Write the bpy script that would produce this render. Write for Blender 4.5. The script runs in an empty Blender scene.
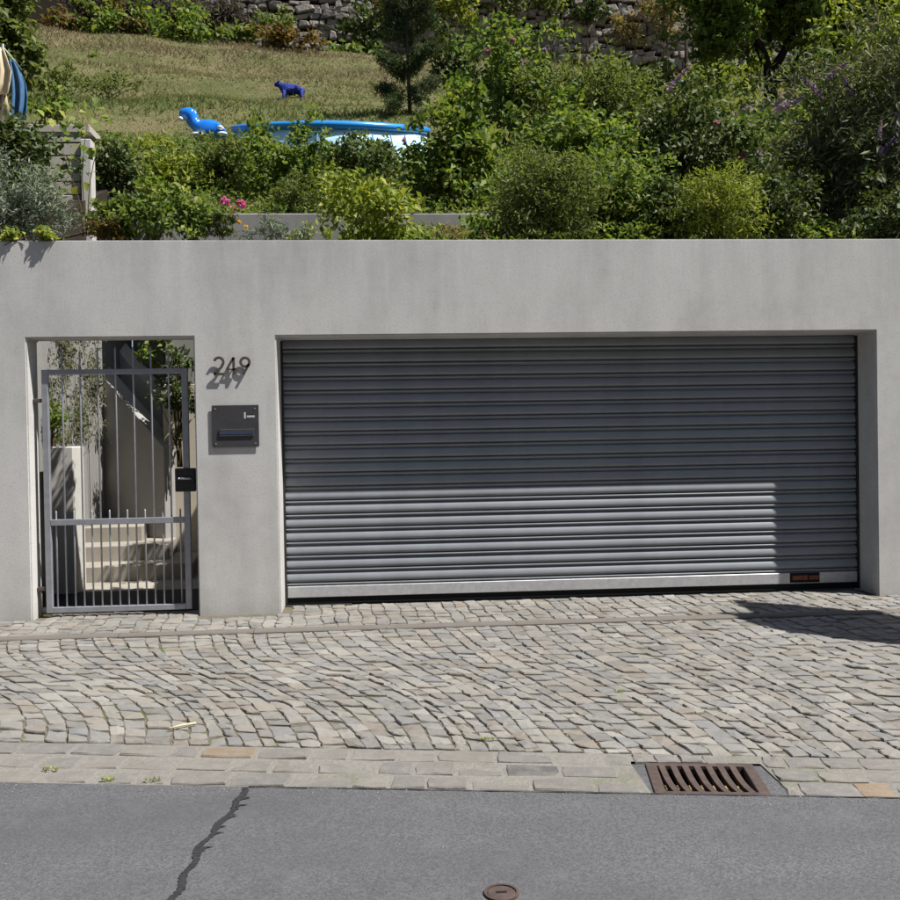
import bpy, bmesh, math, random
import numpy as np
from mathutils import Matrix, Vector
SC = bpy.context.scene
# ---------------------------------------------------------------- camera
FPX, YAW, PITCH, ROLL, CAMZ, CAMD = 941.6, .0705, -.0136, -.0168, 1.4373, 7.9027
def cam_axes():
    cy, sy, cp, sp = math.cos(YAW), math.sin(YAW), math.cos(PITCH), math.sin(PITCH)
    f = np.array([sy*cp, cy*cp, sp]); r0 = np.array([cy, -sy, 0.]); u0 = np.cross(r0, f)
    r = math.cos(ROLL)*r0 + math.sin(ROLL)*u0; u = -math.sin(ROLL)*r0 + math.cos(ROLL)*u0
    return r, u, f
CR, CU, CF = cam_axes(); CO = np.array([0, -CAMD, CAMZ])
cd = bpy.data.cameras.new('camera'); cam = bpy.data.objects.new('camera', cd); SC.collection.objects.link(cam)
cd.sensor_width = 36; cd.lens = FPX*36/900; cd.clip_start = .05; cd.clip_end = 2000
cam.matrix_world = Matrix(((CR[0], CU[0], -CF[0], CO[0]), (CR[1], CU[1], -CF[1], CO[1]), (CR[2], CU[2], -CF[2], CO[2]), (0, 0, 0, 1)))
SC.camera = cam
# ---------------------------------------------------------------- sky, sun, exposure
SUNV = np.array([.781, -.3256, 1.308])            # towards the sun
el = math.atan2(SUNV[2], math.hypot(SUNV[0], SUNV[1]))
w = bpy.data.worlds.new('World'); SC.world = w; w.use_nodes = True
nt = w.node_tree; sky = nt.nodes.new('ShaderNodeTexSky'); sky.sky_type = 'NISHITA'; sky.sun_disc = False
sky.sun_elevation = el; sky.sun_rotation = math.atan2(SUNV[0], SUNV[1]); sky.altitude = 300; sky.dust_density = 1.2
nt.links.new(sky.outputs[0], nt.nodes['Background'].inputs[0]); nt.nodes['Background'].inputs[1].default_value = .05
sd = bpy.data.lights.new('sun', 'SUN'); sd.energy = 5.0; sd.angle = math.radians(.5); sd.color = (1, .965, .915)
sun = bpy.data.objects.new('sun', sd); SC.collection.objects.link(sun)
sun.rotation_euler = Vector(SUNV).to_track_quat('Z', 'Y').to_euler(); sun.location = (6, -4, 12)
SC.view_settings.view_transform = 'Standard'; SC.view_settings.look = 'None'
SC.view_settings.exposure = .78; SC.view_settings.gamma = 1
# ---------------------------------------------------------------- helpers
rnd = random.Random(4); rng = np.random.default_rng(7)
COL = SC.collection
def at(u, v, Y):
    d = CF + (u-450)/FPX*CR - (v-450)/FPX*CU; t = (Y-CO[1])/d[1]; return CO + t*d
def gz(y): return .025*max(y, -5.2)
def atG(u, v):
    d = CF + (u-450)/FPX*CR - (v-450)/FPX*CU; t = (.025*CO[1]-CO[2])/(d[2]-.025*d[1]); return CO + t*d
def px(P):
    d = np.asarray(P, float)-CO; return np.array([450+FPX*(d@CR)/(d@CF), 450-FPX*(d@CU)/(d@CF)])
def tag(o, label=None, cat=None, group=None, kind=None):
    if label: o['label'] = label
    if cat: o['category'] = cat
    if group: o['group'] = group
    if kind: o['kind'] = kind
    return o
def empty(name, loc, label=None, cat=None, group=None):
    o = bpy.data.objects.new(name, None); COL.objects.link(o); o.location = [float(c) for c in loc]; o.empty_display_size = .1
    return tag(o, label, cat, group)
def link(name, me, mat, parent=None, loc=None):
    o = bpy.data.objects.new(name, me); COL.objects.link(o)
    if mat and not me.materials: me.materials.append(mat)
    if loc is not None: o.location = [float(c) for c in loc]
    if parent: o.parent = parent
    return o
def wlink(name, me, mat, parent):          # mesh given in world coordinates, child of an (unrotated) parent
    me.transform(Matrix.Translation(-Vector(parent.location))); return link(name, me, mat, parent)
def from_bm(bm, name='m', smooth=False):
    bmesh.ops.recalc_face_normals(bm, faces=bm.faces)
    me = bpy.data.meshes.new(name); bm.to_mesh(me); bm.free()
    if smooth: me.shade_smooth()
    return me
def fast_mesh(V, F, name='m', smooth=False):
    V = np.asarray(V, np.float32).reshape(-1, 3); F = np.asarray(F, np.int32); k = F.shape[1]
    me = bpy.data.meshes.new(name); me.vertices.add(len(V)); me.vertices.foreach_set('co', V.ravel())
    me.loops.add(F.size); me.loops.foreach_set('vertex_index', F.ravel())
    me.polygons.add(len(F)); me.polygons.foreach_set('loop_start', np.arange(0, F.size, k, dtype=np.int32))
    me.update(calc_edges=True)
    if smooth: me.shade_smooth()
    return me
def pymesh(V, F, name='m', smooth=False):
    me = bpy.data.meshes.new(name); me.from_pydata([tuple(map(float, v)) for v in V], [], F); me.update()
    if smooth: me.shade_smooth()
    return me
def bm_box(bm, lo, hi, M=None):
    vs = [bm.verts.new((x, y, z)) for x in (lo[0], hi[0]) for y in (lo[1], hi[1]) for z in (lo[2], hi[2])]
    for f in ((0, 1, 3, 2), (4, 6, 7, 5), (0, 4, 5, 1), (2, 3, 7, 6), (0, 2, 6, 4), (1, 5, 7, 3)): bm.faces.new([vs[i] for i in f])
    if M is not None:
        for v in vs: v.co = M @ v.co
    return vs
def box_me(lo, hi, bev=0, seg=1, M=None):
    bm = bmesh.new(); bm_box(bm, lo, hi)
    if bev: bmesh.ops.bevel(bm, geom=bm.edges[:], offset=bev, segments=seg, affect='EDGES')
    if M is not None: bm.transform(M)
    return from_bm(bm)
def tube_vf(pts, rad, n=6, cap=True):
    pts = [Vector([float(c) for c in p]) for p in pts]; V = []; F = []
    if not hasattr(rad, '__len__'): rad = [rad]*len(pts)
    for i, p in enumerate(pts):
        t = (pts[min(i+1, len(pts)-1)]-pts[max(i-1, 0)]).normalized()
        a = Vector((0, 0, 1)) if abs(t.z) < .9 else Vector((1, 0, 0)); s = t.cross(a).normalized(); b = s.cross(t)
        for k in range(n):
            q = 2*math.pi*k/n; V.append(p+(s*math.cos(q)+b*math.sin(q))*rad[i])
    for i in range(len(pts)-1):
        for k in range(n): F.append([i*n+k, i*n+(k+1) % n, (i+1)*n+(k+1) % n, (i+1)*n+k])
    if cap: F.append(list(range(n))[::-1]); F.append([(len(pts)-1)*n+k for k in range(n)])
    return V, F
def tubes_me(list_pr, n=5, smooth=True):
    V = []; F = []
    for p, r in list_pr:
        v, f = tube_vf(p, r, n); o = len(V); V += v; F += [[i+o for i in q] for q in f]
    return pymesh(V, F, smooth=smooth)
def skin_me(verts, edges, radii, sub=2, root=0):
    me = bpy.data.meshes.new('sk'); me.from_pydata(verts, edges, []); o = bpy.data.objects.new('sk', me); COL.objects.link(o)
    m = o.modifiers.new('s', 'SKIN'); m.use_smooth_shade = True
    for i, r in enumerate(radii): me.skin_vertices[0].data[i].radius = (r, r) if not hasattr(r, '__len__') else r
    me.skin_vertices[0].data[root].use_root = True
    s = o.modifiers.new('u', 'SUBSURF'); s.levels = sub; s.render_levels = sub
    dg = bpy.context.evaluated_depsgraph_get(); dg.update()
    out = bpy.data.meshes.new_from_object(o.evaluated_get(dg)); bpy.data.objects.remove(o); out.shade_smooth(); return out
# ---------------------------------------------------------------- material helpers
class NM:
    def __init__(s, name, rough=.8, spec=.3, metal=0.):
        s.m = bpy.data.materials.new(name); s.m.use_nodes = True; s.t = s.m.node_tree
        s.b = s.t.nodes['Principled BSDF']; s.b.inputs['Roughness'].default_value = rough
        s.b.inputs['Specular IOR Level'].default_value = spec; s.b.inputs['Metallic'].default_value = metal
        s._g = None
    def pos(s, sc=(1, 1, 1), obj=False):
        if obj: o = s.n('ShaderNodeTexCoord').outputs['Object']
        else: o = s.n('ShaderNodeNewGeometry').outputs['Position']
        m = s.n('ShaderNodeMapping'); s.l(o, m.inputs[0]); m.inputs['Scale'].default_value = sc; return m.outputs[0]
    def n(s, t): return s.t.nodes.new(t)
    def l(s, a, b): s.t.links.new(a, b)
    def noise(s, vec, scale, detail=4, rough=.55, dist=0):
        n = s.n('ShaderNodeTexNoise'); s.l(vec, n.inputs['Vector']); n.inputs['Scale'].default_value = scale
        n.inputs['Detail'].default_value = detail; n.inputs['Roughness'].default_value = rough; n.inputs['Distortion'].default_value = dist; return n.outputs['Fac']
    def vor(s, vec, scale, feat='F1'):
        n = s.n('ShaderNodeTexVoronoi'); n.feature = feat; s.l(vec, n.inputs['Vector']); n.inputs['Scale'].default_value = scale; return n
    def ramp(s, fac, stops, interp='LINEAR'):
        r = s.n('ShaderNodeValToRGB'); s.l(fac, r.inputs[0]); e = r.color_ramp; e.interpolation = interp
        for i, (p, c) in enumerate(stops):
            el = e.elements[i] if i < 2 else e.elements.new(p)
            el.position = p; el.color = (*c, 1) if hasattr(c, '__len__') else (c, c, c, 1)
        return r.outputs[0]
    def mix(s, fac, a, b, mode='MIX'):
        m = s.n('ShaderNodeMix'); m.data_type = 'RGBA'; m.blend_type = mode
        for k, x in ((0, fac), (6, a), (7, b)):
            if hasattr(x, 'is_linked') or hasattr(x, 'links'): s.l(x, m.inputs[k])
            else: m.inputs[k].default_value = x if k == 0 else (*x, 1)
        return m.outputs[2]
    def math(s, op, a, b=0.):
        m = s.n('ShaderNodeMath'); m.operation = op
        for k, x in ((0, a), (1, b)):
            if hasattr(x, 'links'): s.l(x, m.inputs[k])
            else: m.inputs[k].default_value = x
        return m.outputs[0]
    def rand(s):
        a = s.n('ShaderNodeObjectInfo').outputs['Random']; g = s.n('ShaderNodeNewGeometry').outputs['Random Per Island']
        return s.math('FRACT', s.math('ADD', a, g))
    def col(s, c):
        if hasattr(c, 'links'): s.l(c, s.b.inputs['Base Color'])
        else: s.b.inputs['Base Color'].default_value = (*c, 1)
        return s
    def bump(s, h, dist=.01, strength=.5):
        b = s.n('ShaderNodeBump'); s.l(h, b.inputs['Height']); b.inputs['Distance'].default_value = dist; b.inputs['Strength'].default_value = strength
        s.l(b.outputs[0], s.b.inputs['Normal']); return s
def simple(name, c, rough=.6, spec=.3, metal=0., var=.15, scale=20):
    k = NM(name, rough, spec, metal); f = k.noise(k.pos(obj=True), scale, 4)
    return k.col(k.mix(k.math('MULTIPLY', f, var*2), c, tuple(x*.45 for x in c))).bump(f, .002, .3).m
def leaf_mat(name, cols, trans=.4, rough=.6):
    k = NM(name, rough, .2); r = k.rand(); n = len(cols)
    c = k.ramp(r, [(i/max(1, n-1), x) for i, x in enumerate(cols)]); k.col(c)
    t = k.n('ShaderNodeBsdfTranslucent'); k.l(k.mix(1., c, (1.35, 1.35, .6), 'MULTIPLY'), t.inputs[0])
    ms = k.n('ShaderNodeMixShader'); ms.inputs[0].default_value = trans
    k.l(k.b.outputs[0], ms.inputs[1]); k.l(t.outputs[0], ms.inputs[2]); k.l(ms.outputs[0], k.t.nodes['Material Output'].inputs[0]); return k.m
# ---------------------------------------------------------------- materials
def m_concrete(name, base, dark, streak=1.):
    k = NM(name, .85, .25); p = k.pos()
    a = k.noise(p, .9, 6, .6); b = k.noise(k.pos((2.2, 2.2, .35)), 1.6, 5, .6); c = k.noise(p, 60, 3, .6)
    d = k.noise(p, 7, 5, .65)
    f = k.math('ADD', k.math('MULTIPLY', a, .45), k.math('ADD', k.math('MULTIPLY', b, .4*streak), k.math('MULTIPLY', d, .25)))
    col = k.ramp(f, [(.36, dark), (.6, base), (.75, tuple(min(1, x*1.1) for x in base))])
    col = k.mix(k.ramp(c, [(.3, .35), (.5, 0.)]), col, tuple(x*.75 for x in dark))
    if streak > 1:
        z = k.n('ShaderNodeSeparateXYZ'); k.l(p, z.inputs[0]); top = k.ramp(k.math('MULTIPLY', z.outputs[2], .32), [(.74, 0.), (.985, 1.)])
        run = k.ramp(k.noise(k.pos((2.2, 2.2, .25)), 1.7, 6, .7), [(.42, 0.), (.7, 1.)]); col = k.mix(k.math('MULTIPLY', k.math('MULTIPLY', top, run), .3), col, tuple(x*.62 for x in dark))
        lo = k.ramp(z.outputs[2], [(.0, .5), (.22, 0.)]); col = k.mix(k.math('MULTIPLY', lo, k.noise(p, 5, 4)), col, (dark[0]*.72, dark[1]*.66, dark[2]*.6))
    v = k.vor(p, 9); pore = k.ramp(v.outputs['Distance'], [(.02, 1.), (.05, 0.)])
    col = k.mix(k.math('MULTIPLY', pore, .5), col, tuple(x*.45 for x in dark))
    k.col(col); return k.bump(k.math('ADD', c, k.math('MULTIPLY', d, 3)), .0012, .22).m
M_wall = m_concrete('concrete_fair', (.5, .494, .475), (.36, .354, .34), 1.15)
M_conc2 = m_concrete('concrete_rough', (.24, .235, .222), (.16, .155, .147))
M_cream = m_concrete('cream_render', (.5, .45, .36), (.4, .36, .28))
M_white = m_concrete('white_render', (.5, .485, .45), (.37, .36, .335))
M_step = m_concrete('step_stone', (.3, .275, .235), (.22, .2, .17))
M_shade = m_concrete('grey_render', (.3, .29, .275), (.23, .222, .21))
def m_sett(name, cols, speck=.5):
    k = NM(name, .75, .3); r = k.rand(); p = k.pos()
    c = k.ramp(r, [(i/(len(cols)-1), x) for i, x in enumerate(cols)])
    n = k.noise(p, 140, 3, .7); m = k.noise(p, 18, 4, .6); big = k.noise(p, 1.1, 3, .5)
    c = k.mix(k.ramp(n, [(.35, .45*speck), (.6, 0.)]), c, (.09, .085, .08))
    c = k.mix(k.ramp(m, [(.4, 0.), (.75, .45)]), c, (.27, .25, .22))
    c = k.mix(k.ramp(big, [(.4, 0.), (.7, .35)]), c, (.125, .115, .1))
    k.col(c); return k.bump(k.math('ADD', k.math('MULTIPLY', m, 2.), n), .004, .6).m
M_sett = m_sett('granite_sett', [(0.175, 0.171, 0.159), (0.231, 0.220, 0.199), (0.152, 0.151, 0.144), (0.284, 0.272, 0.247), (0.195, 0.183, 0.158), (0.178, 0.181, 0.185), (0.254, 0.240, 0.214), (0.196, 0.167, 0.139), (0.140, 0.136, 0.127), (0.234, 0.230, 0.217), (0.237, 0.213, 0.175)])
M_gut = m_sett('gutter_granite', [(.165, .155, .14), (.15, .145, .136), (.18, .166, .15), (.16, .15, .144), (.195, .18, .157)], .5)
M_gut_dark = m_sett('dark_gutter_granite', [(.075, .077, .08), (.08, .08, .08)])
M_gut_ochre = m_sett('ochre_gutter_granite', [(.21, .155, .1), (.2, .15, .1)])
def m_joint(name, a, b, moss):
    k = NM(name, .95, .1); p = k.pos(); n = k.noise(p, 45, 4); g = k.noise(p, 2.2, 4, .6)
    c = k.mix(n, a, b); c = k.mix(k.ramp(g, [(.54, 0.), (.66, moss)]), c, (.07, .09, .025)); k.col(c); return k.bump(n, .01, .8).m
M_joint = m_joint('joint_soil', (.075, .066, .052), (.17, .15, .118), .85)
M_mortar = m_joint('pale_mortar', (.14, .132, .118), (.24, .228, .205), .3)
def m_asphalt():
    k = NM('asphalt', .88, .25); p = k.pos()
    v = k.vor(p, 150); cell = v.outputs['Color']; sp = k.n('ShaderNodeSeparateColor'); k.l(cell, sp.inputs[0])
    n = k.noise(p, 420, 2, .7); big = k.noise(k.pos((.5, 1.6, 1)), 1.3, 5, .6)
    f = k.math('ADD', k.math('MULTIPLY', sp.outputs[0], .55), k.math('MULTIPLY', n, .45))
    c = k.ramp(f, [(.15, (.055, .056, .06)), (.5, (.095, .096, .101)), (.8, (.13, .131, .136)), (.95, (.28, .28, .278))])
    c = k.mix(k.ramp(big, [(.35, 0.), (.65, .6)]), c, (.066, .067, .071)); st = k.noise(k.pos((.35, .35, 1)), 2.1, 6, .7); c = k.mix(k.ramp(st, [(.56, 0.), (.63, .4), (.8, .5)]), c, (.05, .05, .053))
    c = k.mix(k.ramp(k.noise(p, 5, 4), [(.55, 0.), (.8, .25)]), c, (.15, .147, .143))
    k.col(c); return k.bump(f, .003, .5).m
M_asph = m_asphalt()
M_tar_and_shade = simple('tar_seam', (.045, .045, .047), .8, .2, var=.7, scale=60)  # road tar, also the painted shade strip of the court floor
def m_metal(name, c, rough, metal, c2=None, sc=30):
    k = NM(name, rough, .5, metal); n = k.noise(k.pos(obj=True), sc, 4, .6)
    k.col(k.mix(k.ramp(n, [(.35, 0.), (.7, 1.)]), c, c2 or tuple(x*.8 for x in c))); return k.bump(n, .001, .2).m
M_slat = m_metal('galvanised_slat', (.215, .232, .25), .5, .0, (.175, .19, .208), 3)
M_bar = m_metal('bottom_bar_aluminium', (.5, .5, .51), .45, .3)
M_gate = m_metal('galvanised_gate', (.36, .37, .4), .45, .5, (.29, .3, .33), 14)
M_rust = m_metal('rusty_iron', (.06, .043, .038), .7, .25, (.1, .068, .056), 25)
M_dark = m_metal('dark_steel', (.045, .042, .042), .4, .5)
M_digit = m_metal('weathered_digit', (.085, .075, .068), .5, .3)
M_mail = m_metal('anthracite_box', (.075, .075, .08), .42, .4)
M_flap = m_metal('blue_slot', (.1, .14, .26), .25, .6)
M_labelw = simple('pale_label', (.5, .5, .5), .5)
M_black = simple('black_rubber', (.012, .012, .013), .8, .2)
M_orange = simple('orange_print', (.17, .06, .025), .5)
M_redprint = simple('red_print', (.25, .045, .03), .5)
M_yellow = simple('pale_yellow_steel', (.55, .42, .16), .6)
M_chan = simple('weathered_channel', (.155, .14, .122), .75, .3, 0., .25, 8)
M_bark = simple('dark_bark', (.035, .027, .021), .95, .1, var=.4, scale=30)
M_stem = simple('brown_stem', (.1, .075, .045), .9, .1, var=.3)
M_palebark = simple('pale_bark', (.3, .26, .21), .9, .1, var=.3)
def m_stone(name, cols):
    k = NM(name, .92, .15); r = k.rand(); p = k.pos(); c = k.ramp(r, [(i/(len(cols)-1), x) for i, x in enumerate(cols)])
    n = k.noise(p, 6, 6, .65); c = k.mix(k.ramp(n, [(.45, 0.), (.75, .7)]), c, (.06, .055, .045)); k.col(c); return k.bump(n, .08, .8).m
M_stone = m_stone('field_stone', [(.21, .185, .165), (.3, .265, .235), (.16, .145, .138), (.38, .335, .29), (.24, .2, .18), (.28, .26, .245)])
M_gap = simple('wall_gap_earth', (.045, .036, .028), .95, .1, var=.4, scale=6)
M_block = simple('pale_block', (.43, .4, .34), .9, .15, var=.2, scale=9)
def m_hill():
    k = NM('meadow', .95, .1); p = k.pos(); a = k.noise(p, .55, 5, .6); b = k.noise(k.pos((1, 1, 3)), 3.2, 5, .65); c = k.noise(p, 22, 3)
    f = k.math('ADD', k.math('MULTIPLY', a, .6), k.math('MULTIPLY', b, .4))
    col = k.ramp(f, [(.38, (.075, .09, .03)), (.5, (.12, .125, .05)), (.6, (.18, .155, .08)), (.74, (.14, .115, .065))])
    col = k.mix(k.ramp(c, [(.4, .35), (.6, 0.)]), col, (.04, .04, .015)); k.col(col); return k.bump(k.math('ADD', b, c), .08, .8).m
M_hill = m_hill()
M_soil = simple('garden_soil', (.12, .09, .065), .95, .1, var=.4, scale=7)
L_green = leaf_mat('leaf_green', [(0.057, 0.102, 0.024), (0.104, 0.163, 0.036), (0.156, 0.212, 0.048), (0.229, 0.259, 0.069)])
L_lime = leaf_mat('leaf_lime', [(0.110, 0.156, 0.027), (0.180, 0.234, 0.038), (0.261, 0.296, 0.058), (0.340, 0.343, 0.075)], .35)
L_dark = leaf_mat('leaf_dark', [(0.034, 0.059, 0.018), (0.056, 0.086, 0.026), (0.084, 0.116, 0.039), (0.159, 0.174, 0.088)], .22, .6)
L_olive = leaf_mat('leaf_olive', [(0.063, 0.093, 0.026), (0.101, 0.135, 0.038), (0.143, 0.176, 0.054), (0.194, 0.217, 0.083)])
L_silver = leaf_mat('leaf_silver', [(0.110, 0.146, 0.104), (0.171, 0.207, 0.159), (0.244, 0.268, 0.220)], .2, .6)
L_bud = leaf_mat('leaf_buddleia', [(0.052, 0.079, 0.032), (0.094, 0.120, 0.052), (0.154, 0.174, 0.089), (0.256, 0.240, 0.161)], .22)
L_brown = leaf_mat('leaf_russet', [(.1, .05, .022), (.15, .09, .03), (.12, .1, .03), (.07, .075, .02)])
L_straw = leaf_mat('leaf_straw', [(.2, .16, .08), (.28, .22, .12), (.14, .13, .05)])
L_ivy = leaf_mat('leaf_pale_ivy', [(.06, .075, .03), (.11, .115, .06), (.15, .15, .1), (.08, .085, .045)])
L_heath = leaf_mat('leaf_heather', [(.07, .055, .065), (.1, .08, .09), (.06, .065, .05)])
L_needle = leaf_mat('pine_needle', [(.035, .055, .02), (.055, .08, .03), (.09, .11, .045)], .25)
def m_grass():
    m = leaf_mat('meadow_grass', [(.08, .095, .025), (.2, .16, .08)], .3, .7); t = m.node_tree; k = NM.__new__(NM); k.m = m; k.t = t; k.b = t.nodes['Principled BSDF']
    p = k.pos((.35, 1, 1)); f = k.noise(p, .8, 5, .65); pp = k.n('ShaderNodeSeparateXYZ'); k.l(k.pos(), pp.inputs[0])
    up = k.math('MULTIPLY', k.math('SUBTRACT', pp.outputs[1], 15.5), .042); f = k.math('ADD', f, k.math('ADD', up, k.math('MULTIPLY', k.math('SUBTRACT', k.rand(), .5), .22)))
    c = k.ramp(f, [(.36, (.115, .15, .04)), (.57, (.185, .2, .065)), (.63, (.225, .205, .098)), (.76, (.3, .25, .145)), (.92, (.21, .17, .095))])
    k.l(c, k.b.inputs['Base Color']); tr = [n for n in t.nodes if n.type == 'BSDF_TRANSLUCENT'][0]; k.l(c, tr.inputs[0]); return m
L_grass0 = leaf_mat('meadow_grass', [(.08, .095, .025), (.12, .12, .035), (.2, .16, .075), (.24, .19, .1), (.17, .13, .06)], .3, .7)
L_pink = leaf_mat('petal_pink', [(.55, .1, .35), (.65, .2, .45)], .3)
L_rose = leaf_mat('petal_rose', [(.4, .22, .3), (.5, .32, .4)], .3)
L_purple = leaf_mat('petal_purple', [(.12, .06, .3), (.22, .13, .4)], .3)
L_lilac = leaf_mat('petal_lilac', [(.3, .2, .4), (.42, .32, .48)], .3)
L_whitef = leaf_mat('petal_white', [(.6, .6, .58), (.7, .7, .66)], .3)
L_yel = leaf_mat('petal_yellow', [(.7, .4, .05), (.75, .5, .1)], .3)
L_grass = m_grass()
# ================================================================ SETTING
KD = -.155                                                   # the kerb runs askew to the wall
def y_sett(x): return -3.353-.167*(x-.297)                   # where setts meet the gutter
def y_kerb(x): return -3.839-.152*(x-.262)                   # where the gutter meets the asphalt
CH0, CH1 = -.615, -.735                                      # drain channel, back and front edge
# --- far ground sheet
g = link('ground', box_me((-400, -400, -.9), (400, 400, -.62)), M_soil); tag(g, kind='structure')
def strip(name, xs, yfun_a, yfun_b, n, dz, mat, kind='structure', skip=None):
    V = []; F = []
    for x in xs:
        for j in range(n+1):
            y = yfun_a(x)+(yfun_b(x)-yfun_a(x))*j/n; V.append((x, y, gz(y)+dz))
    for i in range(len(xs)-1):
        for j in range(n):
            if skip and skip(xs[i], xs[i+1], j): continue
            a = i*(n+1)+j; F.append([a, a+1, a+n+2, a+n+1])
    o = link(name, pymesh(V, F), mat); return tag(o, kind=kind)
xs = list(np.arange(-9, 11.01, .5))
road = strip('road', list(np.arange(-60, 60.1, 2.)), y_kerb, lambda x: -46, 60, .0, M_asph)
# --- sett builder
def sett_mesh(q, h, r, bev=.0055, cush=.0015, deep=.055):
    """q: 4 corners (xy, ccw) -> local mesh with a worn, slightly domed top"""
    q = np.array(q, float); c = q.mean(0); ring = []
    for i in range(4):
        a, b = q[i], q[(i+1) % 4]
        ring.append(a+(c-a)*.05+r.uniform(-.006, .006, 2)); ring.append((a+b)/2+r.uniform(-.006, .006, 2))
    ring = np.array(ring)-c; tl = r.normal(0, .02, 2); V = []
    for p in ring: V.append((p[0], p[1], -deep))
    for p in ring: V.append((p[0], p[1], h-bev*.8+p@tl))
    for p in ring:
        L = np.linalg.norm(p); s = max(.3, (L-bev)/L); V.append((p[0]*s, p[1]*s, h+p@tl*s+r.uniform(-.004, .004)))
    V.append((0, 0, h+cush+r.uniform(-.003, .003))); F = []
    for i in range(8):
        j = (i+1) % 8; F += [[i, j, 8+j, 8+i], [8+i, 8+j, 16+j, 16+i], [16+i, 16+j, 24]]
    return c, V, F
def lay(setts, parent, mat, limit, part, many, mats=None):
    """setts: list of (quad, h); the ones that show largest become parts, the rest one part"""
    items = []
    for k, (q, h) in enumerate(setts):
        c, V, F = sett_mesh(q, h, rng); P = (c[0], c[1], gz(c[1])); d = np.linalg.norm(np.array(P)-CO); uv = px(P)
        vis = -12 < uv[0] < 912 and 0 < uv[1] < 912 and c[1] > -CAMD+1
        items.append((0 if vis else 1, d, c, V, F, k))
    items.sort(key=lambda t: t[:2]); oV = []; oF = []
    for n, (iv, d, c, V, F, k) in enumerate(items):
        m = (mats or {}).get(k, mat)
        if n < limit and iv == 0: link(part, pymesh(V, F), m, parent, (c[0], c[1], gz(c[1])))
        else:
            o = len(oV); oV += [(v[0]+c[0], v[1]+c[1], v[2]+gz(c[1])) for v in V]; oF += [[i+o for i in f] for f in F]
    if oV: tag(link(many, pymesh(oV, oF), mat, parent), kind='stuff')
# --- sloping sett field between channel and gutter
pav = strip('pavement', xs, lambda x: CH1, lambda x: y_sett(x), 12, -.007, M_joint)
def sett_field():
    out = []; pitch = .118
    ncol = 128; c0 = -8.2; tops = []
    def X(c, t):
        s = t-.52*math.sin(2*math.pi*t)/(2*math.pi)
        return c+min(1.35, max(.35, .82-.22*c))*s+.025*math.sin(3.1*c+5*t)+.016*math.sin(7.3*c-8*t)
    edges = [c0+pitch*i+rnd.uniform(-.018, .018) for i in range(ncol+1)]
    for i in range(ncol):
        xb = X(edges[i], 1); L = CH1-y_sett(xb); t = rnd.uniform(-.02, .0); gp = .004
        t = 0.
        first = True
        while t < .985:
            dl = rnd.uniform(.09, .15)/L
            if first: dl *= rnd.uniform(.55, 1.); first = False
            t2 = min(1., t+dl)
            if 1-t2 < .35*.12/L: t2 = 1.
            def pt(e, tt):
                x = X(e, tt); return (x, CH1+(y_sett(x)-CH1)*tt)
            j = rnd.uniform(-.018, .018)/L; j2 = rnd.uniform(-.018, .018)/L
            w_ = gp*rnd.uniform(.7, 1.7)/2
            a = pt(edges[i], min(1, max(0, t+j))); b = pt(edges[i], min(1., max(.01, t2+j2))); c = pt(edges[i+1], min(1., max(.01, t2-j2))); d = pt(edges[i+1], max(0, t-j))
            q = [(a[0]+w_, a[1]-.003), (b[0]+w_, b[1]+.003), (c[0]-w_, c[1]+.003), (d[0]-w_, d[1]-.003)]
            out.append((q, rnd.uniform(-.004, .006))); t = t2
    return out
S = sett_field(); lay(S, pav, M_sett, 300, 'sett', 'sett_mass')
# --- strip of setts along the wall foot
ps = strip('wall_foot_pavement', xs, lambda x: .30, lambda x: CH0, 4, -.009, M_joint)
def foot_field():
    out = []; x = -6.5
    while x < 7.5:
        wd = rnd.uniform(.095, .135); y = -.008 if not (-.87 < x < 4.2) else .27
        if -2.85 < x < -1.6: y = .22
        sh = .16
        while y > CH0+.02:
            dl = rnd.uniform(.09, .14); y2 = max(CH0+.004, y-dl)
            if y2-CH0 < .05: y2 = CH0+.004
            def pt(xx, yy): return (xx+sh*(-yy)*.6+.012*math.sin(9*xx+13*yy), yy)
            j = rnd.uniform(-.014, .014)
            q = [pt(x+.003, min(.28, y+j)), pt(x+.003, y2+.003), pt(x+wd-.003, y2+.003), pt(x+wd-.003, min(.28, y-j))]
            if not (-1.56 < x+wd/2+.02 < -.9 and y > -.02) and not (q[0][1] > .0 and x+wd+.02 > 4.26 and x < 4.3): out.append((q, rnd.uniform(-.005, .003)))
            y = y2
        x += wd
    return out
lay(foot_field(), ps, M_sett, 300, 'sett', 'sett_mass')
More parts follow.
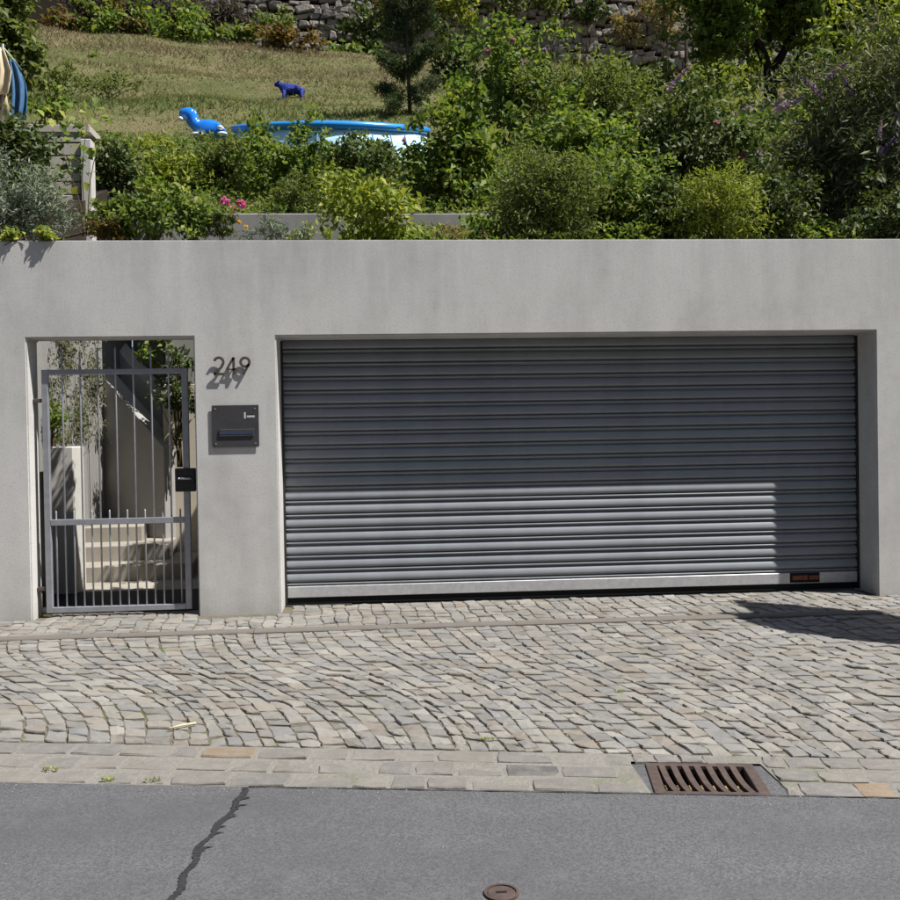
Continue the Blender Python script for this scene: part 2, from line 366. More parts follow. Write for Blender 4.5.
# --- gutter of larger stones along the asphalt
GA, GB = 1.12, 1.71                                          # gap for the grate
gut = strip('gutter', [-9, -6, -4, -2, 0, GA, GB, 3, 5, 8, 11], y_sett, y_kerb, 10, -.0035, M_mortar, skip=lambda a, b, j: a == GA and j > 1)
def gutter_field():
    out = []; mats = {}
    for row in range(3):
        x = -6+rnd.uniform(0, .2)
        while x < 7:
            wd = rnd.uniform(.15, .28); cx = x+wd/2
            inside = (x < GB and x+wd > GA)
            if inside:
                if x < GA-.05: wd = GA-x; inside = False
                elif x+wd > GB+.06: x0 = GB; wd = x+wd-GB; x = x0; inside = False
            if inside and row == 0:
                wd = rnd.uniform(.09, .12)
                if x+wd > GB: wd = GB-x
            if not inside or (row == 0 and wd > .04):
                fa = row/3+rnd.uniform(-.02, .02); fb = (row+1)/3+rnd.uniform(-.02, .01)
                fa = max(fa, .015); fb = min(fb, .99) if not inside else .235
                def pt(xx, f): return (xx-.1*(f-.5)*.5, y_sett(xx)+(y_kerb(xx)-y_sett(xx))*f)
                g_ = .006
                out.append(([pt(x+g_, fa+.02), pt(x+g_, fb-.02), pt(x+wd-g_, fb-.02), pt(x+wd-g_, fa+.02)], rnd.uniform(-.004, .004)))
                uv = px((cx, out[-1][0][0][1]-.08, -.09))
                if abs(uv[0]-537) < 16 and row == 1: mats[len(out)-1] = M_gut_dark
                if (abs(uv[0]-215) < 20 and row == 0) or (abs(uv[0]-868) < 14 and row == 2): mats[len(out)-1] = M_gut_ochre
            x += wd
    return out, mats
GS, GMATS = gutter_field(); lay(GS, gut, M_gut, 300, 'gutter_stone', 'gutter_stone_mass', GMATS)
# --- tar seam across the road and along the kerb
def tar_seam():
    u = np.linspace(0, 1, 220); r = random.Random(3); L = []; R = []; tooth = 0.
    A, B = atG(245, 788), atG(160, 912)
    for k, t in enumerate(u):
        c = A+(B-A)*t; wob = .012*math.sin(9*t)+.006*math.sin(31*t)+r.uniform(-.003, .003); tooth *= .62
        if r.random() < .07 and .03 < t < .75: tooth = r.uniform(.015, .05)
        wl = .006+.007*math.sin(14*t)**2+r.uniform(0, .007); wr = .006+.007*math.sin(11*t+1)**2+r.uniform(0, .007)+tooth
        L.append((c[0]+wob-wl, c[1], gz(c[1])+.004)); R.append((c[0]+wob+wr, c[1]+r.uniform(-.002, .002), gz(c[1])+.004))
    V = L+R; n = len(L); link('tar_seam', pymesh(V, [[i, i+1, n+i+1, n+i] for i in range(n-1)]), M_tar_and_shade, road)
    V = []; xs_ = np.arange(-.62, 3.2, .05)
    for x in xs_:
        y = y_kerb(x)-.004; a = .004+.006*r.random(); V += [(x, y, gz(y)+.004), (x, y-a, gz(y)+.004)]
    link('tar_seam', pymesh(V, [[2*i, 2*i+1, 2*i+3, 2*i+2] for i in range(len(xs_)-1)]), M_tar_and_shade, road)
tar_seam()
def grit():
    V = []; F = []; r = random.Random(21)
    for k in range(900):
        x = r.uniform(-3, 4.2); y = y_kerb(x)-abs(r.gauss(0, .05))-.01 if r.random() < .8 else r.uniform(-6, -4.1); q = r.uniform(.0015, .0045); z = gz(y)+.001; o = len(V)
        for (a, b, c) in ((1, 0, 0), (0, 1, 0), (-1, 0, 0), (0, -1, 0), (0, 0, 1)): V.append((x+a*q*r.uniform(.7, 1.4), y+b*q*r.uniform(.7, 1.4), z+c*q))
        F += [[o, o+1, o+4], [o+1, o+2, o+4], [o+2, o+3, o+4], [o+3, o, o+4]]
    tag(link('road_grit', pymesh(V, F), M_sett, road), kind='stuff')
grit()
# --- hillside
PY = np.array([.3, 3.2, 3.3, 5, 6.5, 10, 14, 18, 23, 28, 31.5, 36, 60, 120]); PZ = np.array([3.02, 3.88, 3.98, 4.8, 5.45, 7.1, 9.0, 10.9, 13.6, 16.4, 17.3, 22.5, 34, 60])
def hz(x, Y):
    z = float(np.interp(Y, PY, PZ)); s = min(1, max(0, (Y-10)/16)); s = s*s*(3-2*s)
    z += -.06*s*max(-22, min(22, x+7)); n = min(1, max(0, (Y-5)/4))
    return z+n*(.16*math.sin(1.1*Y+.22*x)+.08*math.sin(2.3*Y-.3*x)+.06*math.sin(1.7*x+.6*Y))
def hill():
    gx = sorted(set([-60, -45, -30]+list(np.arange(-24, 24.1, .6))+[-3.3, -2.5, -.4]+[30, 45, 60])); gy = sorted(set([.3, .5, .72, 1, 1.5, 2, 2.6, 3.2, 3.3, 4, 4.9]+list(np.arange(5.4, 34, .5))+[36, 42, 50, 60, 90, 120]))
    idx = {}; V = []; F = []
    for i, x in enumerate(gx):
        for j, y in enumerate(gy): idx[i, j] = len(V); V.append((x, y, hz(x, y)))
    for i in range(len(gx)-1):
        for j in range(len(gy)-1):
            cx, cy = (gx[i]+gx[i+1])/2, (gy[j]+gy[j+1])/2
            if -3.3 < cx < -.4 and .72 < cy < 3.2: continue
            if -3.3 < cx < -2.5 and cy < 4.9 and cy > .72: continue
            F.append([idx[i, j], idx[i+1, j], idx[i+1, j+1], idx[i, j+1]])
    o = link('hillside', pymesh(V, F, smooth=True), M_hill); tag(o, kind='structure')
hill()
cg = link('court_shade_strip', box_me((-5, .26, -.1), (-.3, 1.4, .004)), M_tar_and_shade); tag(cg, kind='structure')  # dark floor strip paints in the shadow band behind the front wall
cf = link('court_floor', box_me((-5, 1.401, -.1), (-.3, 5, .004)), M_step); tag(cf, kind='structure')
# ================================================================ CONCRETE WALL
GL, GR, DL, DR, LZ, WH = -2.885, -1.548, -.8725, 4.2775, 2.30, 3.096
def front_wall():
    bm = bmesh.new(); X = [-11, GL, GR, -1.25, -1.15, DL, DR, 12]; Z = [-.4, LZ, WH]
    vs = {(i, k): bm.verts.new((x, 0, z)) for i, x in enumerate(X) for k, z in enumerate(Z)}
    for i in range(len(X)-1):
        for k in range(2):
            if k == 0 and i in (1, 5): continue
            bm.faces.new([vs[i, k], vs[i+1, k], vs[i+1, k+1], vs[i, k+1]])
    r = bmesh.ops.extrude_face_region(bm, geom=bm.faces[:])
    for e in r['geom']:
        if isinstance(e, bmesh.types.BMVert): e.co.y = .24 if e.co.x < -1.2 else .42
    bmesh.ops.recalc_face_normals(bm, faces=bm.faces)
    es = [e for e in bm.edges if len(e.link_faces) == 2 and e.calc_face_angle() > 1.2 and min(v.co.z for v in e.verts) > -.3 or (len(e.link_faces) == 2 and e.calc_face_angle() > 1.2 and abs(e.verts[0].co.x-e.verts[1].co.x) < 1e-4 and abs(e.verts[0].co.y-e.verts[1].co.y) < 1e-4)]
    bmesh.ops.bevel(bm, geom=es, offset=.011, segments=2, affect='EDGES')
    return from_bm(bm)
fw = link('concrete_wall', front_wall(), M_wall)
tag(fw, 'long fair faced concrete wall with gate opening and wide garage opening', 'wall')
# ================================================================ GARAGE DOOR
DY = .335
gd = empty('garage_door', (1.7, DY, 0), 'wide grey roller shutter garage door of horizontal ribbed slats', 'garage door')
def slat_me():
    p = .119; prof = [(.022, .0), (.022, .005), (.006, .0075), (-.003, .011), (-.005, .016), (-.003, .021), (.003, .026), (.022, .0285), (.022, .034)]
    for (y, z) in ((.016, .0355), (.004, .037), (-.003, .041), (-.0075, .048), (-.009, .056), (-.0085, .066), (-.0065, .077), (-.003, .088), (.002, .099), (.008, .108), (.016, .113)): prof.append((y, z))
    prof += [(.024, .1145), (.024, .119)]
    V = []; F = []; x0, x1 = DL+.0-1.7, DR-1.7; n = len(prof); xsl = np.linspace(x0, x1, 5)
    for x in xsl:
        for (y, z) in prof: V.append((x, y, z))
    for i in range(4):
        for k in range(n-1): F.append([i*n+k, (i+1)*n+k, (i+1)*n+k+1, i*n+k+1])
    return pymesh(V, F, smooth=True)
sm = slat_me(); sm.materials.append(M_slat)
for k in range(18):
    o = link('slat', sm, None, gd, (0, rnd.uniform(-.0012, .0012), .165+.119*k))
bb = wlink('bottom_bar', box_me((DL+.022, DY-.016, .066), (DR-.022, DY+.02, .164), .004), M_bar, gd)
def child(name, lo, hi, mat, parent, bev=0):
    me = box_me(lo, hi, bev); q = Vector(parent.matrix_basis.translation); p = parent.parent
    while p: q += p.matrix_basis.translation; p = p.parent
    me.transform(Matrix.Translation(-q)); return link(name, me, mat, parent)
child('rubber_seal', (DL+.022, DY-.004, .012), (DR-.022, DY+.02, .0655), M_black, gd)
for sgn, x in ((1, DL), (-1, DR)):
    a, b = sorted((x+sgn*.0015, x+sgn*.02)); child('guide_rail', (a, DY-.024, .01), (b, DY+.05, 2.29), M_dark, gd)
a = at(790, 573, DY-.018); b = at(819.5, 582, DY-.018); pl = child('maker_plate', (a[0], DY-.021, b[2]), (b[0], DY-.0163, a[2]), M_black, bb)
c0 = at(791.5, 575.5, DY); c1 = at(802, 579.5, DY); child('print_mark', (c0[0], DY-.0225, c1[2]), (c1[0], DY-.0212, c0[2]), M_orange, bb)
c0 = at(802.5, 575, DY); c1 = at(806.5, 579.5, DY); child('print_mark', (c0[0], DY-.0225, c1[2]), (c1[0], DY-.0212, c0[2]), M_redprint, bb)
c0 = at(808, 575.3, DY); c1 = at(818, 579, DY); child('print_mark', (c0[0], DY-.0225, c1[2]), (c1[0], DY-.0212, c0[2]), M_orange, bb)
# ================================================================ GARDEN GATE
GY = .115
gt = empty('garden_gate', (-2.21, GY, 0), 'grey galvanised steel bar gate with spiked tops in the wall opening', 'gate')
gx0, gx1, gzb, gzt, zm = -2.808, -1.622, .035, 2.05, .785
fr = child('frame', (gx0, GY-.02, gzb), (gx0+.05, GY+.02, gzt), M_gate, gt, .003)
child('frame', (gx1-.05, GY-.02, gzb), (gx1, GY+.02, gzt), M_gate, gt, .003)
child('top_rail', (gx0+.0505, GY-.02, gzt-.042), (gx1-.0505, GY+.02, gzt), M_gate, gt, .003)
child('bottom_rail', (gx0+.0505, GY-.02, gzb), (gx1-.0505, GY+.02, gzb+.045), M_gate, gt, .003)
child('middle_rail', (gx0+.0505, GY-.022, zm-.025), (gx1-.0505, GY+.0, zm+.025), M_gate, gt, .003)
n_b = 15; bw = (gx1-gx0-.1)/n_b
for k in range(n_b):
    x = gx0+.05+bw*(k+.5)
    if k % 2 == 1: z1 = 2.235 if k not in (3, 13) else 2.2
    else: z1 = zm+.095
    V, F = tube_vf([(x, GY+.008, gzb+.02), (x, GY+.008, z1-.012), (x, GY+.008, z1)], [.0075, .0075, .003], 8)
    me = pymesh(V, F, smooth=True); wlink('bar', me, M_gate, gt)
lk = child('lock_box', (-1.738, GY-.035, 1.02), (-1.575, GY+.035, 1.215), M_dark, gt, .006)
V, F = tube_vf([(-1.69, GY-.06, 1.13), (-1.60, GY-.06, 1.13)], .009, 8); h = pymesh(V, F, smooth=True); wlink('handle', h, M_gate, gt)
V, F = tube_vf([(-1.70, GY-.065, 1.13), (-1.70, GY-.02, 1.13)], .009, 8); wlink('handle', pymesh(V, F, smooth=True), M_gate, gt)
for z in (.24, 1.80):
    child('hinge', (GL+.004, GY-.012, z-.02), (gx0-.001, GY+.018, z+.012), M_rust, gt, .003)
V, F = tube_vf([(-2.85, GY, .0), (-2.85, GY, .22)], .008, 8); wlink('hinge', pymesh(V, F, smooth=True), M_rust, gt)
# ================================================================ HOUSE NUMBER, MAIL SLOT
def stroke_me(paths, wd, dep):
    bm = bmesh.new()
    for pts in paths:
        P = [Vector((p[0], 0, p[1])) for p in pts]; L = []; R = []
        closed = (P[0]-P[-1]).length < 1e-6
        for i, p in enumerate(P):
            if closed: t = (P[(i+1) % (len(P)-1)]-P[i-1 if i > 0 else -2])
            else: t = P[min(i+1, len(P)-1)]-P[max(i-1, 0)]
            t.normalize(); nrm = Vector((-t.z, 0, t.x)); L.append(p+nrm*wd/2); R.append(p-nrm*wd/2)
        for i in range(len(P)-1):
            vs = []
            for y in (0, dep): vs.append([bm.verts.new(q+Vector((0, y, 0))) for q in (L[i], L[i+1], R[i+1], R[i])])
            f, b = vs; bm.faces.new(f); bm.faces.new(b[::-1])
            for k in range(4): bm.faces.new([f[k], b[k], b[(k+1) % 4], f[(k+1) % 4]])
    return from_bm(bm)
def arc(cx, cz, r, a0, a1, n=14): return [(cx+r*math.cos(math.radians(a0+(a1-a0)*i/n)), cz+r*math.sin(math.radians(a0+(a1-a0)*i/n))) for i in range(n+1)]
hn = empty('house_number', (-1.225, 0, 2.06), 'dark metal house number 249 standing off the concrete wall', 'house number')
p0 = at(214, 375.5, 0)
S_ = .145
two = [arc(.045, .105, .037, 165, -25, 14)+[(.062, .06), (.004, .007)], [(.004, .007), (.09, .007)]]
four = [[(.062, .145), (.062, .0)], [(.062, .14), (.004, .045), (.09, .045)]]
nine = [arc(.045, .103, .036, 0, 360, 22), [(.078, .088), (.028, .0)]]
for dx, pth in ((0., two), (.103, four), (.213, nine)):
    me = stroke_me(pth, .021, .008); o = link('digit', me, M_digit, hn, (p0[0]+dx+1.225, -.028, p0[2]-2.06+.002))
    child('stand_off_pin', (p0[0]+dx+.055, -.0195, p0[2]+.06), (p0[0]+dx+.063, -.0005, p0[2]+.068), M_dark, hn)
mb = empty('mail_slot', (-1.218, 0, 1.38), 'dark anthracite letter box plate with blue slot on concrete pillar', 'letter box')
mx0, mx1, mz0, mz1 = -1.408, -1.025, 1.385, 1.732
child('box', (mx0+.012, -.011, mz0+.012), (mx1-.012, .02, mz1-.012), M_dark, mb, .004)
child('front_plate', (mx0, -.016, mz0), (mx1, -.0112, mz1), M_mail, mb, .002)
fl = child('slot_flap', (mx0+.06, -.026, 1.475), (mx1-.04, -.0165, 1.535), M_mail, mb, .003)
child('slot_edge', (mx0+.062, -.0275, 1.492), (mx1-.042, -.0265, 1.512), M_flap, mb)
child('name_label', (-1.145, -.0175, 1.62), (-1.13, -.0165, 1.672), M_labelw, mb)
child('name_label', (-1.122, -.0175, 1.628), (-1.058, -.0165, 1.645), M_labelw, mb)
child('name_label', (-1.122, -.0175, 1.655), (-1.058, -.0165, 1.663), M_mail, mb)
for sx in (mx0+.03, mx1-.03):
    for sz in (mz0+.03, mz1-.03):
        V, F = tube_vf([(sx, -.0185, sz), (sx, -.016, sz)], .007, 10); wlink('screw', pymesh(V, F), M_gate, mb)
# ================================================================ DRAIN CHANNEL, GRATE, VALVE COVER, STRAW
dc = empty('drain_channel', (1, -.69, gz(-.69)), 'long narrow grey drain channel set across the paving before the wall', 'drain channel')
xc = -6.
while xc < 7:
    V = []; prof = [(-.06, -.05), (-.06, .004), (-.052, .014), (.0, .017), (.05, .014), (.059, .004), (.06, -.05)]
    n = len(prof); x1 = xc+1.0-.003; F = []
    for x in (xc, (xc+x1)/2, x1):
        for (y, z) in prof: V.append((x, -.675+y, gz(-.675)+z))
    for i in range(2):
        for k in range(n-1): F.append([i*n+k, i*n+k+1, (i+1)*n+k+1, (i+1)*n+k])
    wlink('channel_section', pymesh(V, F), M_chan, dc); xc += 1.0
ang = math.atan(-.155); gc = (atG(647, 763)+atG(751, 764)+atG(766, 794)+atG(660, 793))/4
gr = empty('drain_grate', (gc[0], gc[1], gz(gc[1])-.004), 'rusty cast iron gutter grate with slanting slots', 'drain grate'); gr.rotation_euler.z = ang; gr.rotation_euler.x = .025
gw, gdp = .245, .178
def gbox(name, lo, hi, mat, parent=gr, bev=.003): return link(name, box_me(lo, hi, bev), mat, parent)
gbox('grate_frame', (-gw, gdp-.03, -.04), (gw, gdp, .004), M_rust)
gbox('grate_frame', (-gw, -gdp, -.04), (gw, -gdp+.028, .004), M_rust)
gbox('grate_frame', (-gw, -gdp+.0285, -.04), (-gw+.05, gdp-.0305, .003), M_rust)
gbox('grate_frame', (gw-.05, -gdp+.0285, -.04), (gw, gdp-.0305, .003), M_rust)
for k in range(7):
    x = -gw+.085+k*(2*gw-.17)/6; V = []; F = []
    for i in range(9):
        t = i/8; y = (gdp-.032)-(2*gdp-.062)*t; dip = -.014*math.sin(math.pi*t); xx = x+.025*(t-.5)
        for dx, dz in ((-.014, 0), (.014, 0), (.011, -.03), (-.011, -.03)): V.append((xx+dx, y, .002+dip+dz))
    for i in range(8):
        for q in range(4): F.append([i*4+q, i*4+(q+1) % 4, i*4+4+(q+1) % 4, i*4+4+q])
    F += [[3, 2, 1, 0], [32, 33, 34, 35]]; link('grate_bar', pymesh(V, F), M_rust, gr)
def shaft():
    bm = bmesh.new(); bm_box(bm, (-gw+.01, -gdp+.01, -.5), (gw-.01, gdp-.01, -.042)); bm.faces.ensure_lookup_table()
    top = max(bm.faces, key=lambda f: f.calc_center_median().z); bm.faces.remove(top); return from_bm(bm)
link('shaft', shaft(), M_black, gr); gbox('bucket_rim', (-gw+.03, .04, -.075), (gw-.03, .075, -.06), M_yellow)
link('grate_bed', box_me((-gw-.1, gdp+.001, -.05), (gw+.1, gdp+.03, -.012)), M_mortar, gr)
link('grate_bed', box_me((-gw-.1, -gdp-.03, -.05), (-gw-.002, gdp-.002, -.005)), M_asph, gr); link('grate_bed', box_me((gw+.002, -gdp-.03, -.05), (gw+.1, gdp-.002, -.006)), M_asph, gr)
vc = atG(501.5, 894); vr = .060
ve = empty('valve_cover', (vc[0], vc[1], gz(vc[1])), 'small round rusty valve cover in the asphalt', 'valve cover')
def disc_me(r, z0, z1, n=28):
    V, F = tube_vf([(0, 0, z0), (0, 0, z1-.002), (0, 0, z1)], [r, r, r-.003], n); return pymesh(V, F)
link('lid', disc_me(vr-.012, .002, .0065), M_rust, ve)
def ring_me(r0, r1, z0, z1, n=28):
    V = []; F = []
    for k in range(n):
        a = 2*math.pi*k/n
        for r, z in ((r0, z0), (r0, z1), (r1, z1), (r1, z0)): V.append((r*math.cos(a), r*math.sin(a), z))
    for k in range(n):
        j = (k+1) % n
        for q in range(4): F.append([k*4+q, k*4+(q+1) % 4, j*4+(q+1) % 4, j*4+q])
    return pymesh(V, F)
link('rim', ring_me(vr-.009, vr, .001, .0085), M_rust, ve); link('lifting_slot', box_me((-.018, -.006, .0066), (.018, .006, .0078)), M_black, ve)
a, b = atG(169, 731), atG(196, 726); a[2] = gz(a[1])+.013; b[2] = gz(b[1])+.016
tag(link('straw', tubes_me([([a, (a+b)/2+np.array([0, 0, .004]), b], .006)], 6), simple('dry_straw', (.6, .52, .3))), 'pale dry straw lying on the setts above the gutter', 'straw')
for (u, v, lab) in ((50, 771, 'green weed tuft in the gutter near the left edge'), (108, 781, 'small moss tuft at the asphalt edge left of the tar seam'), (153, 782, 'small green weed at the asphalt edge nearest the tar seam'), (487, 741, 'tiny grass tuft where setts meet the gutter at the centre'), (619, 693, 'mossy tuft between the setts above the drain grate')):
    c = atG(u, v); n = 34; P = np.array([c[0], c[1], gz(c[1])+.002])+np.stack([rng.uniform(-.035, .035, n), rng.uniform(-.012, .012, n), rng.uniform(0, .01, n)], 1)
    Dd = np.stack([rng.normal(size=n)*.6, rng.normal(size=n)*.6, np.full(n, .9)], 1); Dd /= np.linalg.norm(Dd, axis=1, keepdims=True); Ss = np.stack([-Dd[:, 1], Dd[:, 0], np.zeros(n)], 1)*.006
    V = np.stack([P-Ss, P+Ss, P+Dd*.018], 1).reshape(-1, 3); V -= np.array([c[0], c[1], gz(c[1])])
    tag(link('weed_tuft', fast_mesh(V, np.arange(3*n).reshape(-1, 3)), L_lime, None, (c[0], c[1], gz(c[1]))), lab, 'weed')
# ================================================================ COURT BEHIND THE GATE
def prism(name, pts, y0, y1, mat, label, cat, rotz=0, piv=None, bev=.006):
    bm = bmesh.new(); f = [bm.verts.new((p[0], 0, p[1])) for p in pts]; b = [bm.verts.new((p[0], y1-y0, p[1])) for p in pts]
    bm.faces.new(f); bm.faces.new(b[::-1])
    for i in range(len(pts)): j = (i+1) % len(pts); bm.faces.new([f[i], b[i], b[j], f[j]])
    bmesh.ops.recalc_face_normals(bm, faces=bm.faces)
    if bev: bmesh.ops.bevel(bm, geom=bm.edges[:], offset=bev, segments=1, affect='EDGES')
    o = link(name, from_bm(bm), mat, None, (piv[0], y0 if piv is None else piv[1], 0)); o.rotation_euler.z = rotz; return tag(o, label, cat)
ra = math.radians(-34)
pA = at(165, 500, 3.0)
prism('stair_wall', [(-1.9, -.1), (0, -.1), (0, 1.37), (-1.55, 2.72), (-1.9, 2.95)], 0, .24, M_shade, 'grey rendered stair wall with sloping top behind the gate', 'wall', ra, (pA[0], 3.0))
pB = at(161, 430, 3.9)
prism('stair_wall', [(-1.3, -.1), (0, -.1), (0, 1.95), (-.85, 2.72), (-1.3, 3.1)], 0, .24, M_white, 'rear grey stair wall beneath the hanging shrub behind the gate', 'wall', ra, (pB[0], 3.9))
st = empty('court_stairs', (-3, 2.2, 0), 'cream stone steps rising behind the gate', 'stairs')
for k, (yy, zz, ur) in enumerate(((2.1, .17, 192), (2.45, .34, 168), (2.8, .51, 142))):
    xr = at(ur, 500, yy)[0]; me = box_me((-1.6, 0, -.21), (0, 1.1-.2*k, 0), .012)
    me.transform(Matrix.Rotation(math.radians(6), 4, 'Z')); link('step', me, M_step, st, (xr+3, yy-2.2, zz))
pp = at(50, 500, 1.3)
tag(link('court_pillar', box_me((pp[0], 1.3, -.02), (pp[0]+.225, 1.62, 1.41), .012), M_white), 'white rendered pillar stub left behind the gate', 'pillar')
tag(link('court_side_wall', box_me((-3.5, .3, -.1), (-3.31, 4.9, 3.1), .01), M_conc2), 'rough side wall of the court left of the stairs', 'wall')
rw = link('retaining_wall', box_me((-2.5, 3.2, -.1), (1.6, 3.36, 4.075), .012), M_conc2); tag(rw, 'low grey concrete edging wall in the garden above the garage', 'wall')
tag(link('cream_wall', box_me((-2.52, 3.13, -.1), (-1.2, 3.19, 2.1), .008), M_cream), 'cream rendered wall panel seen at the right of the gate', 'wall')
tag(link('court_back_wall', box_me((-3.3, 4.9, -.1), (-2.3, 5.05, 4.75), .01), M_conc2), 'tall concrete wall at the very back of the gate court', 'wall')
V = [(-3.5, .3, 3.08), (-3.312, .3, 3.08), (-3.312, 5.1, 3.08), (-3.5, 5.1, 3.08), (-3.5, .3, 3.12), (-3.312, .3, 3.12), (-3.312, 5.1, 4.98), (-3.5, 5.1, 4.98)]
tag(link('court_side_wall', pymesh(V, [[0, 1, 5, 4], [1, 2, 6, 5], [2, 3, 7, 6], [3, 0, 4, 7], [4, 5, 6, 7]]), M_gap), 'sloping upper edge wall holding the bank left of the court', 'wall')
lf = link('planter_slab', box_me((-3.3, .245, 2.8), (-.4, .73, 3.0), .005), M_conc2); tag(lf, 'concrete planter ledge behind the wall top over the court', 'planter')
# ================================================================ VEGETATION BUILDERS
def unit(a): return a/np.maximum(1e-6, np.linalg.norm(a, axis=-1, keepdims=True))
def leaf_geo(C, D, Nn, L, W):
    D = unit(D); S = unit(np.cross(D, Nn)); Nn = np.cross(S, D); L = np.asarray(L)[:, None]; W = np.asarray(W)[:, None]
    V = np.stack([C-D*L*.5, C+S*W*.5+Nn*W*.18-D*L*.06, C+D*L*.5-Nn*L*.08, C-S*W*.5+Nn*W*.18-D*L*.06], 1)
    return V.reshape(-1, 3)
def leaf_faces(n): b = np.arange(n)[:, None]*4; return np.concatenate([b+np.array([[0, 1, 2]]), b+np.array([[0, 2, 3]])], 0)
def crown_pts(c, r, n, nclump, spread, lump=.28, shell=.5, flat_bottom=False):
    """leaf centres in uneven clumps through an ellipsoid; returns centres, outward dirs, clump centres"""
    d = unit(rng.normal(size=(nclump, 3))); ph = rng.uniform(0, 6.28, 3); k = rng.uniform(2, 4, 3)
    f = 1+lump*(np.sin(k[0]*d[:, 0]*2+ph[0])*.5+np.sin(k[1]*d[:, 1]*2+ph[1])*.4+np.sin(k[2]*d[:, 2]*2+ph[2])*.5)
    rad = rng.uniform(0, 1, nclump)**shell*f*rng.uniform(.75, 1.08, nclump)
    cc = d*rad[:, None]
    if flat_bottom: cc[:, 2] = np.where(cc[:, 2] < -.6, -cc[:, 2]*.6, cc[:, 2])
    cc = cc*r; w_ = rng.integers(0, nclump, n); off = rng.normal(size=(n, 3))*spread*np.mean(r); off[:, 2] *= .7
    P = cc[w_]+off
    return c+P, unit(P/r+.001), c+cc
def leaves_me(P, out, L, W, up=.6, drop=.15, rand=.8):
    n = len(P); Rn = rng.normal(size=(n, 3)); D = unit(out*.7+Rn*rand-np.array([0, 0, drop])); Nn = unit(out*.5+np.array([0, 0, up])+rng.normal(size=(n, 3))*.55)
    s = rng.uniform(.65, 1.25, n); return leaf_geo(P, D, Nn, L*s, W*s)
def merged(Vs): V = np.concatenate(Vs, 0); return fast_mesh(V, leaf_faces(len(V)//4))
def stems_me(base, tips, r0, n=5, spread=.12):
    L = []
    for t in tips:
        b = np.array(base)+np.array([rng.normal()*spread, rng.normal()*spread, 0]); m = b*.45+t*.55+np.array([0, 0, .1*np.linalg.norm(t-b)]); q = b*.7+m*.3
        q[:2] = b[:2]*.85+m[:2]*.15; L.append(([b, q, m, t], [r0, r0*.8, r0*.5, r0*.2]))
    return tubes_me(L, n)
def shrub(name, label, cat, u0, u1, v0, v1, Y, mat, leaf, dens=4., kind='broad', group=None, depth=.8, ground=None, flowers=(), stem=.012, spread=.16, shell=.5, nst=10, lump=.28, base_v=None):
    c = at((u0+u1)/2, (v0+v1)/2, Y); dist = np.linalg.norm(c-CO); s = dist/FPX
    rx, rz = (u1-u0)/2*s, (v1-v0)/2*s; r = np.array([rx, rx*depth, rz]); r *= 1.04
    gz0 = hz(c[0], Y) if ground is None else ground
    gz0 = min(gz0, c[2]-rz*.3)
    asp = {'broad': .55, 'feather': .28, 'narrow': .2, 'needle': .06}[kind]
    area = math.pi*rx*rz*2; n = int(min(26000, dens*area/(leaf*leaf*asp*.5)*.55)); ncl = max(14, int(n/34))
    P, out, cc = crown_pts(c, r, n, ncl, spread if ncl < 60 else spread*.72, lump, shell)
    P[:, 2] = np.maximum(P[:, 2], gz0+.01)
    root = empty(name, (c[0], c[1], gz0), label, cat, group)
    Vs = leaves_me(P, out, leaf, leaf*asp, .7 if kind == 'broad' else .4, .15)
    wlink('foliage', fast_mesh(Vs, leaf_faces(n)), mat, root)
    tips = cc[rng.choice(len(cc), min(nst, len(cc)), replace=False)]
    wlink('stem', stems_me((c[0], c[1], gz0-.05), tips, stem, 5, rx*.12), M_stem, root)
    for (fu, fv, fk, fm, size) in flowers: flower(root, fu, fv, Y-min(.55, rx*.6) if fk != 'in' else Y, fk, fm, size)
    return root
def flower(root, u, v, Y, kind, mat, size):
    c = at(u, v, Y)
    if kind == 'spike':
        size *= 1.25; n = 140; t = rng.uniform(0, 1, n); d = unit(np.array([rng.normal()*.6, -.2, .55+abs(rng.normal())*.25])); P = c+d*((t-.5)*size)[:, None]+rng.uniform(-1.6, 1.6, size=(n, 3))*(size*.075*(1.1-t))[:, None]
        V = leaves_me(P, unit(rng.normal(size=(n, 3))), size*.12, size*.07)
    else:
        n = 34; d = unit(rng.normal(size=(n, 3))); P = c+d*size*.26; V = leaf_geo(P, d+rng.normal(size=(n, 3))*.3, rng.normal(size=(n, 3)), np.full(n, size*.55), np.full(n, size*.4))
    wlink('flower', fast_mesh(V, leaf_faces(n)), mat, root)
# --- front row on the wall top
shrub('sage_shrub', 'silver grey narrow leaved shrub at far left above wall', 'shrub', -30, 64, 165, 244, .62, L_silver, .06, 4, 'narrow', stem=.006, nst=16, ground=3.02)
o = shrub('creeping_plant', 'green creeper spilling over the wall top at far left', 'plant', -26, 58, 229, 246, .02, L_lime, .05, 4, 'broad', stem=.004, ground=3.1, depth=.2)
shrub('perennial', 'leafy green perennial clump on wall top above the gate', 'plant', 112, 190, 182, 242, .55, L_green, .065, 4, 'broad', stem=.005, ground=3.0)
shrub('perennial', 'low bushy green perennial above the house number', 'plant', 158, 226, 198, 242, .5, L_green, .06, 4, 'broad', stem=.005, ground=3.0)
shrub('perennial', 'reddish brown low plant at the wall edge left of the perennials', 'plant', 84, 126, 216, 242, .5, L_brown, .05, 3, 'broad', stem=.004, ground=3.0)
shrub('flowering_plant', 'small plant with three magenta blooms above the house number', 'plant', 206, 240, 200, 240, .55, L_olive, .05, 3, 'feather', stem=.004, ground=3.0, flowers=((225, 201, 'b', L_pink, .1), (234, 209, 'b', L_pink, .09), (241, 204, 'b', L_pink, .1), (239, 222, 'b', L_yel, .045), (246, 227, 'b', L_yel, .045)))
